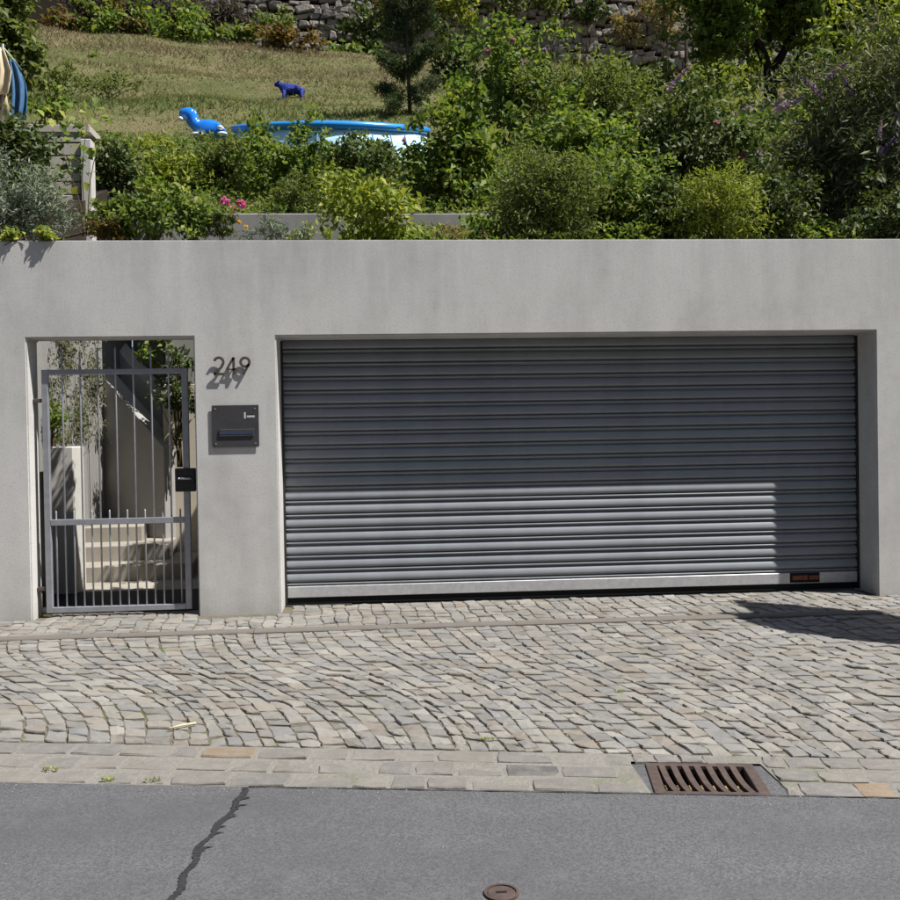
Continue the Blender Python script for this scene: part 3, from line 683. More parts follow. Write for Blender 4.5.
shrub('lavender', 'bluish green lavender tuft at wall edge before the edging wall', 'plant', 248, 312, 219, 243, .6, L_silver, .07, 2.5, 'narrow', stem=.003, ground=3.0)
shrub('stonecrop', 'yellow green stonecrop cushion at the wall edge', 'plant', 288, 332, 226, 243, .6, L_lime, .04, 3, 'broad', stem=.003, ground=3.0)
shrub('hazel_bush', 'bright lime green bush in front of the edging wall', 'shrub', 314, 426, 170, 248, 1.4, L_lime, .085, 4.2, 'broad', stem=.008)
shrub('weed', 'pale weedy tuft beside the lime green bush at the wall', 'plant', 425, 480, 224, 243, 1.2, L_straw, .05, 1.2, 'feather', stem=.003)
shrub('perennial', 'green leafy clump at the foot of the pale post', 'plant', 86, 132, 192, 242, .66, L_olive, .06, 4, 'broad', stem=.005, ground=3.0)
# --- mid garden, left
shrub('shrub', 'dark leafy shrub right of the pale block wall', 'shrub', 88, 142, 132, 212, 4.2, L_dark, .09, 4)
shrub('shrub', 'yellow green shrub below the inflatable toy', 'shrub', 130, 205, 142, 222, 5.0, L_lime, .09, 3.6)
shrub('shrub', 'blue green feathery shrub between toy and pool', 'shrub', 190, 262, 132, 212, 5.2, L_olive, .09, 4.5, 'feather')
shrub('shrub', 'green shrub under the left end of the pool', 'shrub', 238, 340, 130, 216, 4.6, L_green, .09, 4.2)
shrub('shrub', 'low dark shrub under the middle of the pool', 'shrub', 322, 396, 138, 208, 5.0, L_dark, .085, 4)
shrub('shrub', 'dense low green shrub hiding the lower side of the pool', 'shrub', 296, 428, 143, 184, 5.8, L_olive, .085, 6, lump=.15, spread=.12)
shrub('shrub', 'loose green shrub before the left half of the pool', 'shrub', 232, 312, 136, 176, 5.8, L_green, .085, 5, lump=.15, spread=.12)
shrub('rose_bush', 'large broad leaved bush covering the right end of the pool', 'shrub', 408, 510, 84, 222, 4.2, L_green, .115, 4.2, flowers=((404, 140, 'b', L_rose, .07),))
shrub('shrub', 'low grassy shrub spreading at the edging wall foot', 'shrub', 262, 330, 176, 214, 3.9, L_olive, .07, 3, 'feather')
shrub('shrub', 'dark leafy shrub at left edge below the hanging cloths', 'shrub', -20, 66, 122, 196, 2.6, L_dark, .09, 4, ground=3.5)
# --- mid garden, right
shrub('shrub', 'tall shrub with pink blooms under the dry stone wall', 'shrub', 462, 560, 22, 150, 9, L_green, .13, 4.5, flowers=((488, 52, 'b', L_rose, .18), (512, 40, 'b', L_rose, .16), (520, 62, 'b', L_lilac, .15), (545, 50, 'b', L_lilac, .1)))
shrub('tamarisk', 'olive feathery shrub below the middle of the stone wall', 'shrub', 528, 660, 56, 170, 8, L_olive, .13, 5, 'feather')
shrub('spirea', 'arching olive shrub at the wall top left of centre', 'shrub', 478, 608, 148, 250, 1.5, L_olive, .065, 4.6, 'feather')
shrub('spirea', 'dense dark green shrub over the middle of the garage door', 'shrub', 560, 668, 138, 252, 2.1, L_green, .075, 4.5)
shrub('mallow', 'broad leaved shrub with pale pink blooms right of centre', 'shrub', 612, 756, 92, 210, 4.6, L_dark, .11, 4.6, flowers=((678, 79, 'spike', L_lilac, .3), (717, 124, 'b', L_rose, .12), (744, 110, 'spike', L_lilac, .22), (742, 156, 'b', L_rose, .16), (760, 153, 'b', L_lilac, .13), (650, 120, 'b', L_whitef, .06)))
shrub('shrub', 'mid green shrub behind the arching olive shrub', 'shrub', 500, 640, 96, 210, 4.4, L_green, .1, 4.5)
shrub('thuja', 'yellow green upright shrub at the wall top below the mallow', 'shrub', 676, 762, 160, 252, 1.4, L_lime, .055, 3.2, 'feather')
shrub('shrub', 'dark low shrub between yellow green shrub and dark green shrub', 'shrub', 636, 706, 176, 250, 1.9, L_dark, .07, 4)
shrub('shrub', 'dark shaded shrub right of the yellow green upright shrub', 'shrub', 742, 812, 168, 252, 1.6, L_dark, .07, 4)
shrub('shrub', 'sparse feathery shrub beside the small terrace stones', 'shrub', 740, 800, 138, 196, 5.2, L_olive, .09, 3, 'feather', flowers=((748, 150, 'b', L_rose, .16),))
def buddleia(name, label, u0, u1, v0, v1, Y, fl, dens=3.6):
    return shrub(name, label, 'shrub', u0, u1, v0, v1, Y, L_bud, .13, dens, 'narrow', flowers=fl, nst=18, lump=.35)
buddleia('buddleia', 'tall buddleia with lilac spikes at the right', 776, 905, 62, 250, 2.7, ((812, 86, 'spike', L_lilac, .26), (838, 70, 'spike', L_lilac, .22), (788, 104, 'spike', L_lilac, .26), (848, 86, 'spike', L_purple, .2), (818, 215, 'spike', L_purple, .12), (843, 222, 'spike', L_purple, .16)))
buddleia('buddleia', 'tall buddleia with dark purple blooms at the right edge', 842, 960, 20, 246, 2.0, ((889, 144, 'spike', L_purple, .2), (897, 126, 'spike', L_purple, .22), (880, 130, 'spike', L_lilac, .15)))
shrub('shrub', 'dark shrub at the wall top in the right corner', 'shrub', 846, 960, 176, 252, 1.1, L_dark, .07, 3.5)
shrub('shrub', 'yellow green bush behind the buddleias at the top right', 'shrub', 850, 960, -20, 110, 8, L_lime, .12, 3.6)
# --- vine on stake left
def vine():
    root = empty('climbing_vine', at(84, 236, .85), 'thin vine with large leaves before the pale block wall', 'vine'); paths = []; P = []
    for (ua, va, ub, vb) in ((82, 236, 66, 150), (84, 236, 88, 120), (86, 236, 70, 205), (84, 230, 104, 130)):
        pts = [at(ua+(ub-ua)*t+4*math.sin(4*t+ua), va+(vb-va)*t, .85) for t in np.linspace(0, 1, 7)]; paths.append((pts, list(np.linspace(.006, .003, 7))))
    wlink('stem', tubes_me(paths, 5), M_stem, root)
    big = [(44, 104), (60, 108), (70, 118), (82, 112), (96, 122), (100, 134), (86, 138), (76, 142), (64, 134), (52, 124), (70, 160), (80, 150), (96, 148), (74, 190), (66, 196), (82, 194), (60, 170), (56, 152), (88, 126), (104, 112), (92, 102), (72, 128), (50, 112), (62, 118), (78, 104), (108, 124), (68, 146), (90, 158)]
    for u, v in big:
        c = at(u, v, .85+rng.uniform(-.15, .15)); pass
        for q in range(2):
            V = leaf_geo(c[None]+rng.normal(size=(1, 3))*.045, rng.normal(size=(1, 3))+np.array([0, -.2, -.5]), np.array([[.3, -.6, .7]])+rng.normal(size=(1, 3))*.35, np.full(1, .1), np.full(1, .075))
            wlink('leaf', fast_mesh(V, leaf_faces(1)), L_lime if rng.random() < .4 else L_green, root)
vine()
# --- tree on the right
def tree():
    Y = 13.5; b = at(771, 102, Y); root = empty('fruit_tree', b, 'dark forked tree above the buddleia at top right', 'tree')
    fk = at(770, 76, Y); T = [([b-np.array([0, 0, .3]), b*.5+fk*.5, fk], [.19, .16, .15]),
        ([fk, at(762, 52, Y), at(752, 32, Y-.2), at(735, 8, Y-.4), at(722, -25, Y-.6)], [.13, .11, .09, .06, .03]), ([fk, at(782, 55, Y), at(792, 34, Y+.1), at(812, 0, Y+.2), at(830, -40, Y)], [.12, .1, .09, .06, .03]),
        ([at(768, 88, Y-.1), at(790, 74, Y-.4), at(800, 52, Y-.6), at(806, 25, Y-.7)], [.06, .05, .045, .03]), ([at(752, 32, Y-.2), at(742, 30, Y), at(700, 10, Y)], [.06, .05, .02]), ([at(792, 34, Y), at(830, 20, Y), at(880, 8, Y)], [.06, .05, .02]), ([at(762, 52, Y), at(735, 40, Y-.6), at(712, 34, Y-1)], [.05, .035, .015]), ([at(770, 40, Y), at(766, 5, Y+.8), at(770, -40, Y+.6)], [.06, .05, .02]),
        ([at(845, 62, Y), at(836, 50, Y), at(828, 28, Y)], [.04, .04, .03])]
    wlink('trunk', tubes_me(T, 8), M_bark, root); Vs = []
    for (u0, u1, v0, v1, dY, n) in ((672, 770, -50, 50, -.5, 5200), (740, 850, -60, 44, 0, 6500), (820, 920, -50, 56, .4, 5600), (700, 860, -90, 10, .5, 6000), (690, 735, 20, 62, -.8, 900), (790, 830, 25, 60, -.8, 700)):
        c = at((u0+u1)/2, (v0+v1)/2, Y+dY); s = np.linalg.norm(c-CO)/FPX; r = np.array([(u1-u0)/2*s, (u1-u0)/2*s, (v1-v0)/2*s])*.92
        P, out, _ = crown_pts(c, r, n, n//36, .12, .3, .45); Vs.append(leaves_me(P, out, .17, .095, .7, .2))
    wlink('crown', merged(Vs), L_green, root)
tree()
def ltree():
    Y = 8; b = at(-12, 100, Y); b[2] = hz(b[0], Y); root = empty('leafy_tree', b, 'leafy green tree at the top left edge', 'tree')
    tp = at(4, 10, Y); wlink('trunk', tubes_me([([b, b*.5+tp*.5, tp], [.08, .06, .03]), ([b*.5+tp*.5, at(24, 30, Y)], [.04, .015])], 7), M_bark, root); Vs = []
    for (u0, u1, v0, v1, n) in ((-40, 30, -40, 45, 3600), (-20, 38, 10, 78, 2200), (10, 40, 40, 100, 500)):
        c = at((u0+u1)/2, (v0+v1)/2, Y); s = np.linalg.norm(c-CO)/FPX; r = np.array([(u1-u0)/2*s, (u1-u0)/2*s, (v1-v0)/2*s]); P, out, _ = crown_pts(c, r, n, n//30, .14, .3, .45); Vs.append(leaves_me(P, out, .13, .07))
    wlink('crown', merged(Vs), L_olive, root)
ltree()
def pine():
    Y = 12; b = at(410, 118, Y); b[2] = hz(b[0], Y); root = empty('pine_tree', b, 'small sparse pine with pale stem behind the pool', 'tree')
    top = at(408, -30, Y); tr = [([b, at(408, 60, Y), at(407, 30, Y), top], [.05, .04, .035, .015])]; Vs = []
    for (u, v, du, dv) in ((405, 95, -24, -6), (412, 95, 22, -14), (405, 75, -22, -18), (408, 66, 26, -20), (406, 62, -14, 2), (406, 45, -18, -22), (408, 40, 24, -24), (407, 25, -20, -22), (408, 20, 20, -20), (407, 5, -22, -16), (408, 0, 24, -14), (407, -10, 0, -24), (409, 85, 10, 14), (404, 90, -12, 16), (406, 52, 4, -20), (406, 34, -6, -20), (408, 58, 14, -6), (405, 84, -6, -18), (409, 78, 8, -18), (407, 12, 8, -22), (406, 16, -10, -18)):
        p0, p1 = at(u, v, Y), at(u+du, v+dv, Y+rng.uniform(-.5, .5)); pm = (p0+p1)/2; pm[2] -= .06; tr.append(([p0, pm, p1], [.018, .014, .008]))
        n = 800; t = rng.uniform(.3, 1.08, n)**.8; P = p0+(p1-p0)*t[:, None]+rng.normal(size=(n, 3))*.08; d = unit(p1-p0); Vs.append(leaf_geo(P, d+rng.normal(size=(n, 3))*.9+np.array([0, 0, .3]), rng.normal(size=(n, 3)), np.full(n, .12), np.full(n, .017)))
    wlink('trunk', tubes_me(tr, 6), M_stem, root); wlink('crown', merged(Vs), L_needle, root)
pine()
# --- meadow plants, hedge, wall shrubs in the distance
def far(label, u0, u1, v0, v1, Y, mat, leaf, dens=3.4, kind='broad', name='shrub', group=None): return shrub(name, label, 'shrub', u0, u1, v0, v1, Y, mat, leaf, dens, kind, group, depth=.6, stem=.02, nst=6, spread=.2, lump=.4)
far('russet hedge shrub at top left corner of the meadow', 28, 82, 12, 44, 28.6, L_brown, .28)
far('olive green hedge shrub next to the russet corner shrub', 62, 122, 6, 42, 28.9, L_olive, .28)
far('green hedge shrub in the row above the meadow', 100, 165, 12, 46, 28.6, L_green, .28, 3.6)
far('russet brown hedge shrub in the middle of the row', 106, 150, 12, 42, 28.2, L_brown, .26, 2.4)
far('broad green hedge shrub in the row above the meadow', 138, 222, 14, 50, 28.3, L_green, .28, 3.6)
far('low green hedge shrub near the right end of the row', 205, 262, 20, 52, 28.1, L_olive, .28)
far('mossy brown shrub at right end of the hedge row', 248, 318, 26, 56, 28.0, L_brown, .28)
far('grey lilac heather mound above the hedge at left', 60, 150, -14, 22, 30.2, L_heath, .25, 3.5, 'feather', 'heather')
far('grey lilac heather mound above the middle of the hedge', 138, 210, -6, 24, 30.2, L_heath, .25, 3.5, 'feather', 'heather')
far('rounded grey heather mound above the right of the hedge', 194, 252, 0, 26, 30.2, L_heath, .25, 3.5, 'feather', 'heather')
far('small green tuft below the grey stone wall', 256, 300, 14, 32, 30.0, L_green, .25, 3, 'feather')
far('green bush at the foot of the grey stone wall', 322, 372, 40, 64, 29.0, L_green, .3, 3.2)
far('dark bush against the stone wall left of the pine', 345, 396, 2, 56, 30.0, L_dark, .3, 3.2)
far('brownish climber on the stone wall behind the pine', 372, 440, -10, 40, 30.6, L_brown, .28, 2.2)
far('yellow green climber on top of the stone wall', 420, 480, -20, 24, 30.6, L_lime, .28, 2.6)
far('dark green shrub right of the pine', 430, 484, 24, 108, 14, L_dark, .17, 3.4)
far('green climber on the stone wall above the pink blooming shrub', 486, 530, -14, 20, 30.6, L_olive, .28, 2.6)
far('dark climber hanging on the middle of the stone wall', 566, 606, -8, 30, 30.6, L_dark, .28, 2.6)
far('dry straw coloured tuft hanging on the stone wall', 608, 642, 12, 46, 30.6, L_straw, .24, 2.2, 'feather')
far('large straw coloured tuft on top of the stone wall', 642, 690, -12, 28, 30.4, L_straw, .26, 2.6, 'feather')
far('olive shrub growing on the stone wall top left of centre', 528, 574, -12, 16, 30.6, L_olive, .26, 2.4)
far('green shrub below the stone wall left of the forked tree', 688, 742, 40, 100, 20, L_green, .2, 3.2)
far('yellowish shrub just behind the forked tree', 728, 772, 52, 104, 17, L_lime, .18, 2.4)
far('leafy shrub filling the slope left of the small terrace', 640, 750, 74, 160, 8.5, L_olive, .13, 4)
far('green bank shrub just below the small terrace stones', 690, 800, 116, 190, 7.5, L_green, .12, 4)
far('pale green shrub under the right end of the stone wall', 600, 690, 62, 120, 13, L_olive, .17, 3.6)
far('leafy shrub between the tree and the tall buddleia', 786, 850, 84, 150, 9, L_green, .13, 3.4)
far('green shrub behind and right of the forked tree', 782, 852, 36, 110, 18, L_green, .2, 3)
far('olive shrub behind the tall buddleias', 838, 930, 50, 130, 12, L_olive, .15, 3.2)
far('small dark tuft in the middle of the dry meadow', 84, 104, 52, 64, 24, L_green, .2, 2)
far('flowering weeds at the left side of the meadow', 36, 74, 60, 98, 9, L_olive, .1, 2, 'feather', 'weed')
far('leafy weeds right of the hanging cloths', 28, 66, 86, 128, 6, L_green, .1, 2.2, 'broad', 'weed')
far('row of green weeds along the meadow ledge', 70, 140, 78, 96, 17, L_olive, .15, 2.2, 'feather', 'weed')
far('low green shrub at the right end of the meadow behind the pine', 436, 476, 84, 120, 10, L_lime, .12, 2.6)
# --- grass: single blades over the meadow and ground cover near the edging wall
def grass():
    Vs = []
    n = 150000; Y = rng.uniform(5.2, 28.4, n); u = rng.uniform(-60, 940, n); X = (u-383)/941*(Y+CAMD)
    Zs = np.array([hz(a, b) for a, b in zip(X, Y)]); h = rng.uniform(.03, .085, n)*(1+Y/40)*(.5+.9*np.sin(.9*Y+.25*X)**2); lean = rng.normal(size=(n, 2))*.9; a = rng.uniform(0, 3.14, n); w2 = .006+.0009*Y
    P = np.stack([X, Y, Zs-.02], 1); S_ = np.stack([np.cos(a), np.sin(a)*.3, np.zeros(n)], 1)*w2[:, None]; T = np.stack([lean[:, 0]*h, lean[:, 1]*h, h], 1)
    V = np.stack([P-S_, P+S_, P+T], 1).reshape(-1, 3); F = np.arange(3*n).reshape(-1, 3)
    tag(link('meadow_grass', fast_mesh(V, F), L_grass), 'dry yellow and green meadow grass on the slope', 'grass', kind='stuff')
grass()
def cover():
    n = 26000; Y = rng.uniform(3.4, 8.5, n); X = rng.uniform(-5.5, 7.5, n); Z = np.array([hz(a, b) for a, b in zip(X, Y)])+rng.uniform(.0, .28, n)**1.3
    m = ~((X < -2.4) & (X > -3.35) & (Y < 5)); n2 = 6000; Y2 = rng.uniform(1.4, 3.1, n2); X2 = rng.uniform(.9, 7, n2); Z2 = np.array([hz(a, b) for a, b in zip(X2, Y2)])+rng.uniform(0, .2, n2)
    n3 = 2600; Y3 = rng.uniform(.45, 3.15, n3); X3 = rng.uniform(-.38, 1.9, n3); Z3 = np.array([hz(a, b) for a, b in zip(X3, Y3)])+rng.uniform(0, .1, n3)*np.sin(4*X3+3*Y3)**2
    P = np.concatenate([np.stack([X, Y, Z], 1)[m], np.stack([X2, Y2, Z2], 1), np.stack([X3, Y3, Z3], 1)]); k = len(P)
    V = leaves_me(P, unit(rng.normal(size=(k, 3))), .08, .04, .8)
    tag(link('ground_cover', fast_mesh(V, leaf_faces(k)), L_green), 'low green ground cover between the garden shrubs', 'ground cover', kind='stuff')
cover()
# --- plants inside the court
shrub('hanging_shrub', 'green shrub hanging over the stair walls behind the gate', 'shrub', 140, 200, 312, 372, 3.4, L_green, .08, 3.2, ground=2.2)
shrub('hanging_shrub', 'dark climber beside the gate post above the cream wall', 'shrub', 160, 200, 350, 432, 2.95, L_dark, .07, 3.2, ground=1.2)
def court_ivy():
    n = 8000; Y = rng.uniform(1.7, 3.4, n); Z = 1.44+rng.uniform(0, 1.6, n); X = -3.30+np.abs(rng.normal(size=n))*.05; keep = rng.uniform(0, 1, n) < .1+.8*(np.sin(4*Y+2.2*Z)*np.sin(2.3*Y-3.1*Z+1))**2
    P = np.stack([X, Y, Z], 1)[keep]; k = len(P); V = leaf_geo(P, rng.normal(size=(k, 3))+np.array([.2, 0, -.6]), np.array([[.9, -.3, .5]])+rng.normal(size=(k, 3))*.4, rng.uniform(.025, .05, k), rng.uniform(.018, .032, k))
    root = empty('climbing_plant', (-3.3, 2.5, .1), 'pale climbing plant on the court side wall behind the gate', 'climbing plant')
    wlink('foliage', fast_mesh(V, leaf_faces(k)), L_ivy, root); wlink('stem', tubes_me([([(-3.29, 2.5+.2*i, .1), (-3.29, 2.4+.25*i, 1.2), (-3.29, 1.9+.45*i, 2.8)], [.005, .004, .003]) for i in range(3)], 5), M_stem, root)
court_ivy()
shrub('grass_tuft', 'small green grass tuft at the left inside the gate', 'plant', 38, 66, 392, 446, 1.6, L_green, .08, 2.4, 'narrow', ground=1.0)
# ================================================================ STONE WALL at the top
def stone_mesh(r):
    bm = bmesh.new(); bmesh.ops.create_cube(bm, size=1)
    for v in bm.verts: v.co += Vector((r.uniform(-.2, .2), r.uniform(-.1, .1), r.uniform(-.22, .22)))
    bmesh.ops.bevel(bm, geom=bm.edges[:], offset=.13, segments=1, affect='EDGES'); me = from_bm(bm, smooth=False); me.materials.append(M_stone); return me
STM = [stone_mesh(random.Random(i)) for i in range(14)]
def stone_wall():
    Y = 31.0; root = empty('dry_stone_wall', (0, Y, 17), 'long dry stone wall with overgrown joints at top of the slope', 'stone wall')
    V = []; F = []; xs_ = np.arange(-22, 26.1, 1.)
    for x in xs_: V += [(x, Y+.32, hz(x, Y)-.5), (x, Y+.32, hz(x, Y)+5.4), (x, Y+1.2, hz(x, Y)+5.4)]
    for i in range(len(xs_)-1):
        for k in range(2): F.append([3*i+k, 3*i+3+k, 3*i+4+k, 3*i+1+k])
    wlink('wall_core', pymesh(V, F), M_gap, root); L = []; r = random.Random(11); zr = -.3
    while zr < 5.2:
        h = r.uniform(.17, .31); x = -11+r.uniform(0, .4); ph = r.uniform(0, 6)
        while x < 19:
            wd = r.uniform(.24, .55)*(1 if r.random() > .15 else 1.4); hh = h*r.uniform(.65, 1.25); L.append((x+wd/2, hz(x+wd/2, Y)+zr+h/2+.12*math.sin(1.3*x+ph)+r.uniform(-.07, .07), wd, hh, r.uniform(.3, .55))); x += wd*1.02
        zr += h*.98
    vis = []
    for s in L:
        u, v = px((s[0], Y, s[1])); win = (270 < u < 350 and -6 < v < 62) or (340 < u < 480 and -4 < v < 60) or (540 < u < 770 and -4 < v < 92) or (190 < u < 270 and -4 < v < 14)
        vis.append((0 if win else 1, r.random(), s))
    vis.sort(key=lambda t: t[:2]); VV = []; FF = []
    for i, (wn, _, s) in enumerate(vis):
        me = STM[i % 14]; rot = r.uniform(-.2, .2)
        if i < 300:
            o = link('stone', me, None, root, (s[0], 0+r.uniform(-.06, .06)+.1, s[1]-17)); o.scale = (s[2], s[4], s[3]); o.rotation_euler.y = rot
        else:
            k = len(VV); VV += [(s[0]+v.co.x*s[2], Y+.1+v.co.y*s[4], s[1]+v.co.z*s[3]) for v in me.vertices]; FF += [[q+k for q in p.vertices] for p in me.polygons]
    tag(wlink('stone_mass', pymesh(VV, FF), M_stone, root), kind='stuff')
stone_wall()
def terrace():
    Y = 12.8; c = at(757, 128, Y); root = empty('terrace_wall', (c[0], Y, c[2]), 'short stone terrace below the forked tree', 'stone wall'); r = random.Random(5)
    for row in range(5):
        u = 742+r.uniform(-3, 3)
        while u < 786:
            wd = r.uniform(9, 16); v = 138-row*8; p = at(u+wd/2, v, Y); s = np.linalg.norm(p-CO)/FPX
            o = link('stone', STM[r.randrange(14)], None, root, (p[0]-c[0], r.uniform(-.05, .05), p[2]-c[2])); o.scale = (wd*s, .4, 8.2*s); u += wd
terrace()
# --- posts
for (u, v0, v1, Y, lab) in ((686, 28, 82, 19, 'thin dark fence post left of the forked tree'), (840, 48, 74, 17, 'thin dark fence post right of the forked tree'), (319, 46, 62, 28.2, 'short dark stake at the end of the hedge')):
    a, b = at(u, v1, Y), at(u, v0, Y); a[2] = hz(a[0], Y)-.1; tag(link('fence_post', tubes_me([([a, (a+b)/2, b], [.06, .055, .045])], 7), M_bark), lab, 'post')
# ================================================================ POOL, TOY, SHEEP
def pool():
    Y0 = 7.9; c = at(332, 131.5, Y0); s = np.linalg.norm(c-CO)/FPX; R = 94*s
    g0 = hz(c[0], Y0); root = empty('garden_pool', (c[0], Y0, c[2]), 'round light blue inflatable garden pool with darker rim', 'pool'); n = 64
    tilt = Matrix.Rotation(math.radians(15.5), 4, 'X')
    k = NM('pool_blue', .25, .5); t = k.pos((1, 1, 1), True); nz = k.noise(t, 3, 3); k.col(k.mix(nz, (.35, .65, .85), (.6, .82, .92))); wall = k.m
    rimm = simple('pool_rim_blue', (.025, .26, .68), .25, .5, var=.1, scale=3); seamm = simple('pool_seam', (.08, .22, .42), .4)
    V = []; F = []; prof = [(R*.93, -.02), (R*1.0, -.16), (R*1.03, -.32), (R*1.04, -.5), (R*1.03, -.75), (R*1.0, -1.15)]
    for j, (r_, z) in enumerate(prof):
        for i in range(n):
            a = 2*math.pi*i/n; q = 1+.012*math.sin(9*a+j); V.append((r_*q*math.cos(a), r_*q*math.sin(a), z))
    m = len(prof)
    for j in range(m-1):
        for i in range(n): F.append([j*n+i, j*n+(i+1) % n, (j+1)*n+(i+1) % n, (j+1)*n+i])
    me = pymesh(V, F, smooth=True); me.transform(tilt); link('side_wall', me, wall, root)
    V = []; F = []; mm = 12; tr = .06
    for i in range(n):
        a = 2*math.pi*i/n
        for j in range(mm):
            b = 2*math.pi*j/mm; rr = R*.95+tr*1.1*math.cos(b); V.append((rr*math.cos(a), rr*math.sin(a), .02+tr*math.sin(b)+.012*math.sin(3*a)))
    for i in range(n):
        for j in range(mm): F.append([i*mm+j, ((i+1) % n)*mm+j, ((i+1) % n)*mm+(j+1) % mm, i*mm+(j+1) % mm])
    me = pymesh(V, F, smooth=True); me.transform(tilt); link('inflatable_rim', me, rimm, root)
    me = fast_mesh([(R*.93*math.cos(2*math.pi*i/n), R*.93*math.sin(2*math.pi*i/n), -.12) for i in range(n)]+[(0, 0, -.12)], [[i, (i+1) % n, n] for i in range(n)]); me.transform(tilt)
    k = NM('pool_water', .05, .5); k.col((.1, .35, .5)); link('water', me, k.m, root)
    for a in np.radians([-150, -128, -110, -95, -78, -66, -55, -45]):
        pts = [(R*1.0*math.cos(a)*1.0, R*math.sin(a), -.1), (R*1.042*math.cos(a), R*1.042*math.sin(a), -.32), (R*1.052*math.cos(a), R*1.052*math.sin(a), -.52), (R*1.03*math.cos(a), R*1.03*math.sin(a), -.8)]
        me = tubes_me([(pts, .012)], 5); me.transform(tilt); link('seam', me, seamm, root)
pool()
def toy():
    Y = 7.0; c = at(203, 138, Y); s = np.linalg.norm(c-CO)/FPX; root = empty('inflatable_toy', (c[0], Y, c[2]), 'shiny blue inflatable animal toy on the grass beside the pool', 'toy')
    def p(u, v, dy=0): q = at(u, v, Y); return (q[0]-c[0], dy, q[2]-c[2])
    V = [p(206, 130), p(216, 128), p(225, 133), p(197, 127), p(192, 121), p(191, 114), p(185, 114), p(179, 116), p(200, 135, -.13), p(200, 135, .13), p(224, 136, -.13), p(224, 136, .13)]
    E = [(0, 1), (1, 2), (0, 3), (3, 4), (4, 5), (5, 6), (6, 7), (0, 8), (0, 9), (2, 10), (2, 11)]; Rr = [7.8, 7.8, 6, 6.4, 6.2, 8.2, 6.2, 4.2, 3.6, 3.6, 3.6, 3.6]
    me = skin_me(V, E, [r*s*1.05 for r in Rr]); k = NM('inflatable_blue', .12, .6); n = k.vor(k.pos(obj=True), 7); f = k.ramp(n.outputs['Distance'], [(.22, 1.), (.26, 0.)])
    k.col(k.mix(f, (.015, .19, .72), (.4, .55, .75))); link('body', me, k.m, root); wh = simple('white_vinyl', (.75, .75, .75), .25, .5, var=.05)
    for (u, v, dy, sx) in ((199, 137.5, -.16, 6), (224, 137, -.16, 5), (222, 131, -.16, 3), (182, 121, -.1, 2.2)):
        q = p(u, v, dy); bm = bmesh.new(); bmesh.ops.create_icosphere(bm, subdivisions=2, radius=1); bmesh.ops.scale(bm, vec=(sx*s, 3*s, 2*s), verts=bm.verts); link('white_patch', from_bm(bm, smooth=True), wh, root, q)
toy()
def sheep():
    Y = 17.5; c = at(290, 100, Y); s = np.linalg.norm(c-CO)/FPX; root = empty('garden_figure', (c[0], Y, c[2]), 'dark blue sheep shaped garden figure on the meadow', 'garden figure')
    def p(u, v, dy=0): q = at(u, v, Y); return (q[0]-c[0], dy, q[2]-c[2])
    V = [p(290, 89.2), p(296, 89), p(301.5, 89.6), p(284.5, 88.6), p(280.5, 85.5), p(277.5, 83.6), p(274, 85.6), p(284.5, 95.5, -.14), p(284, 102, -.16), p(287, 95.5, .14), p(287, 102, .16), p(302, 95.5, -.14), p(302.8, 102.5, -.16), p(300, 95.5, .14), p(300, 102.5, .16), p(305.5, 91.5)]
    E = [(0, 1), (1, 2), (0, 3), (3, 4), (4, 5), (5, 6), (3, 7), (7, 8), (3, 9), (9, 10), (2, 11), (11, 12), (2, 13), (13, 14), (2, 15)]; Rr = [4.5, 4.6, 4.3, 4.1, 3., 2.8, 1.6, 1.7, 1.2, 1.7, 1.2, 1.8, 1.2, 1.8, 1.2, .9]
    me = skin_me(V, E, [r*s for r in Rr]); k = NM('ultramarine', .7, .3); n = k.noise(k.pos(obj=True), 16, 3); k.col(k.mix(n, (.008, .018, .15), (.014, .035, .28))); k.bump(n, .04, .8); link('body', me, k.m, root)
    for dy in (-.1, .1): link('ear', skin_me([p(278, 83.5, dy*.6), p(279.5, 83.5, dy*1.7)], [(0, 1)], [1.1*s, .7*s], 1), k.m, root)
    for uv, dy in (((284, 102), -.13), ((285.5, 102), .13), ((301.5, 102.5), -.13), ((299.5, 102.5), .13)):
        pass
sheep()
# ================================================================ BLOCK WALL, CLOTHES
def blocks():
    Y = 3.1; root = empty('block_wall', (-3.5, Y, 3.7), 'pale concrete block wall with post at the left above the gate', 'wall')
    for i in range(6):
        for (ua, ub) in ((40, 61.5), (62, 81.5)):
            a, b = at(ua+(i % 2)*3-2, 207-i*13, Y), at(ub+(i % 2)*3*(ub < 70)-1, 194.8-i*13, Y); wlink('block', box_me((a[0], Y+rnd.uniform(0, .008), a[2]), (b[0]-.004, Y+.2, b[2]-.005), .006), M_block, root)
    a, b = at(82, 212, Y-.04), at(91, 139, Y-.04); wlink('post', box_me((a[0], Y-.05, a[2]-.4), (b[0], Y+.1, b[2]), .008), M_white, root)
    a, b = at(-30, 132, Y), at(90, 125, Y); wlink('coping', box_me((a[0], Y-.012, a[2]), (b[0], Y+.4, b[2]), .006), M_block, root)
blocks()
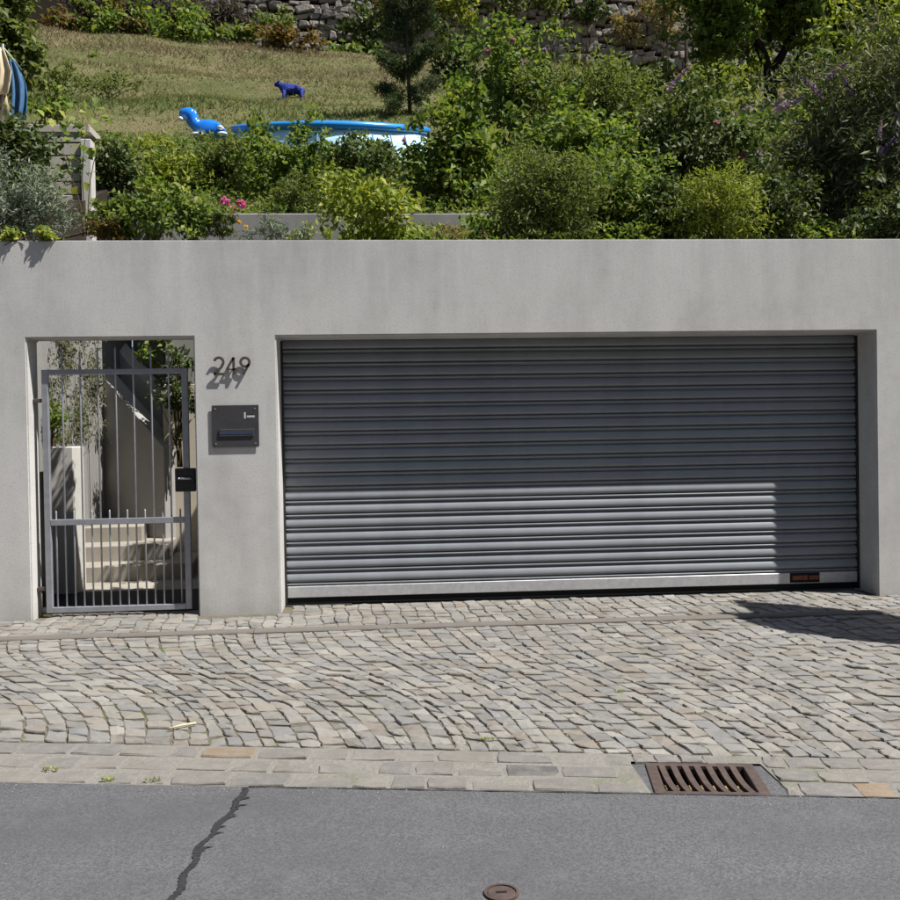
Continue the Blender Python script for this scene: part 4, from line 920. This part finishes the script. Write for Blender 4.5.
def cloth(name, label, pts, Y, mat, folds, amp, cat='cloth'):
    """hanging cloth: pts = (u_left, u_right, v) rows from the line downwards"""
    n = 22; top = at((pts[0][0]+pts[0][1])/2, pts[0][2], Y); V = []; F = []; m = len(pts)
    for side in (0, 1):
        for j, (ua, ub, v) in enumerate(pts):
            for i in range(n):
                t = i/(n-1); q = at(ua+(ub-ua)*t, v+1.5*math.sin(folds*t*6.28), Y); a_ = amp*(.3+.7*j/(m-1)); V.append((q[0]-top[0], a_*math.sin(folds*6.28*t+.6*j)+side*(.02+.03*math.sin(3.14*t)), q[2]-top[2]))
    o = m*n
    for j in range(m-1):
        for i in range(n-1):
            F += [[j*n+i, j*n+i+1, (j+1)*n+i+1, (j+1)*n+i], [o+j*n+i, o+(j+1)*n+i, o+(j+1)*n+i+1, o+j*n+i+1]]
    for i in range(n-1): F += [[i, o+i, o+i+1, i+1], [(m-1)*n+i, (m-1)*n+i+1, o+(m-1)*n+i+1, o+(m-1)*n+i]]
    for j in range(m-1): F += [[j*n, (j+1)*n, o+(j+1)*n, o+j*n], [j*n+n-1, o+j*n+n-1, o+(j+1)*n+n-1, (j+1)*n+n-1]]
    ob = link(name, pymesh(V, F, smooth=True), mat, None, top); return tag(ob, label, cat)
YC = 3.35
cloth('hanging_cloth', 'cream cloth hanging at the left edge of the garden', [(-14, 3, 47), (-16, 7, 58), (-16, 12, 72), (-16, 11, 84), (-16, 9, 94)], YC, simple('cream_cotton', (.62, .52, .36), .9, .1, var=.1), 2.5, .05)
cloth('hanging_cloth', 'blue patterned cloth hanging beside the cream cloth', [(8, 14, 60), (8, 20, 70), (9, 25, 82), (10, 27, 96), (10, 27, 108), (11, 26, 119)], YC+.12, simple('blue_cotton', (.09, .2, .36), .85, .1, var=.6, scale=9), 2.2, .05)
cloth('hanging_cloth', 'beige lower cloth below the cream cloth at the left edge', [(-16, 6, 92), (-16, 8, 104), (-16, 12, 118)], YC+.1, simple('beige_cotton', (.45, .36, .24), .9, .1, var=.2), 1.8, .04)
dr = empty('drying_rack', at(4, 124, YC+.06), 'thin grey drying rack carrying the hanging cloths', 'drying rack')
wlink('post', tubes_me([([at(3, 126, YC+.06), at(3, 44, YC+.06)], .012)], 7), M_gate, dr); wlink('line', tubes_me([([at(-60, 44, YC+.05), at(-16, 46, YC+.05), at(4, 48, YC+.05), at(14, 60, YC+.13), at(22, 70, YC+.13)], .006)], 6), M_gate, dr)
# ================================================================ ADDED HOUSE ACROSS THE STREET (unseen behind the viewpoint, cuts ambient light)
def house():
    root = empty('house', (0, -17, -.15), 'unseen dark house added across the street behind the viewpoint to cut ambient light', 'house'); render = simple('dark_render', (.14, .125, .11), .9, .1, var=.2, scale=2); glass = simple('window_glass', (.02, .025, .03), .1, .6, var=.05); tile = simple('roof_tile', (.1, .05, .035), .85, .1)
    wlink('wall', box_me((-22, -27, -.6), (22, -17, 8.6)), render, root)
    V = [(-22.5, -27.5, 8.61), (22.5, -27.5, 8.61), (22.5, -16.5, 8.61), (-22.5, -16.5, 8.61), (-22.5, -22, 12.4), (22.5, -22, 12.4)]; wlink('roof', pymesh(V, [[0, 3, 2, 1], [3, 4, 5, 2], [0, 1, 5, 4], [0, 4, 3], [1, 2, 5]]), tile, root)
    for x in range(-20, 21, 4):
        for z in (.9, 3.6, 6.2):
            f = wlink('window', box_me((x-.65, -17.05, z), (x+.65, -16.96, z+1.5), .01), M_white, root); me = box_me((x-.55, -16.958, z+.1), (x+.55, -16.94, z+1.4)); me.transform(Matrix.Translation((0, 17, .15))); link('pane', me, glass, f)
house()
# ================================================================ ADDED SHADOW CASTER out of view (lamp form, head cut to the shadow outline)
def lamp():
    zc = 4.2; pts = [(3.0, -.03), (3.88, -.65), (4.35, -1.35), (4.7, -2.1), (4.35, -2.25), (3.52, -1.69), (2.95, -1.22), (2.69, -.52), (2.98, -.56)]
    k = (zc)/SUNV[2]; P = [(x+SUNV[0]*k, y+SUNV[1]*k) for x, y in pts]; c = np.mean(P, 0); mx, my = P[3][0]+.6, P[3][1]-.2
    root = empty('lamp_shadow_caster', (mx, my, -.1), 'unseen shadow caster in street lamp form, added right of the view', 'street lamp')
    wlink('mast', tubes_me([([(mx, my, -.3), (mx, my, 2), (mx, my, zc+.1)], [.07, .06, .05])], 10), M_gate, root)
    wlink('arm', tubes_me([([(mx, my, zc+.05), (mx-.5, my+.1, zc+.12), (c[0], c[1], zc+.12)], [.035, .03, .03])], 8), M_gate, root)
    V = [(x, y, zc) for x, y in P]+[(x, y, zc+.07) for x, y in P]; n = len(P); F = [list(range(n))[::-1], list(range(n, 2*n))]+[[i, (i+1) % n, n+(i+1) % n, n+i] for i in range(n)]
    wlink('caster_head', pymesh(V, F), M_gate, root)
lamp()
GROUPS = {'shrub': 'shrubs of the garden slope', 'weed_tuft': 'weeds between the paving stones', 'hanging_cloth': 'cloths hanging at the left edge', 'fence_post': 'thin posts on the slope', 'heather': 'heather mounds above the hedge', 'buddleia': 'buddleias at the right', 'perennial': 'perennials on the wall top', 'stair_wall': 'stair walls behind the gate', 'weed': 'weeds on the meadow', 'spirea': 'shrubs at the wall top', 'hanging_shrub': 'shrubs hanging into the court', 'court_side_wall': 'walls beside the court'}
for o in bpy.data.objects:
    b_ = o.name.split('.')[0]
    if o.parent is None and 'category' in o and b_ in GROUPS and 'group' not in o: o['group'] = GROUPS[b_]
print('TRIS', sum(len(p.vertices)-2 for o in bpy.data.objects if o.type == 'MESH' for p in o.data.polygons))
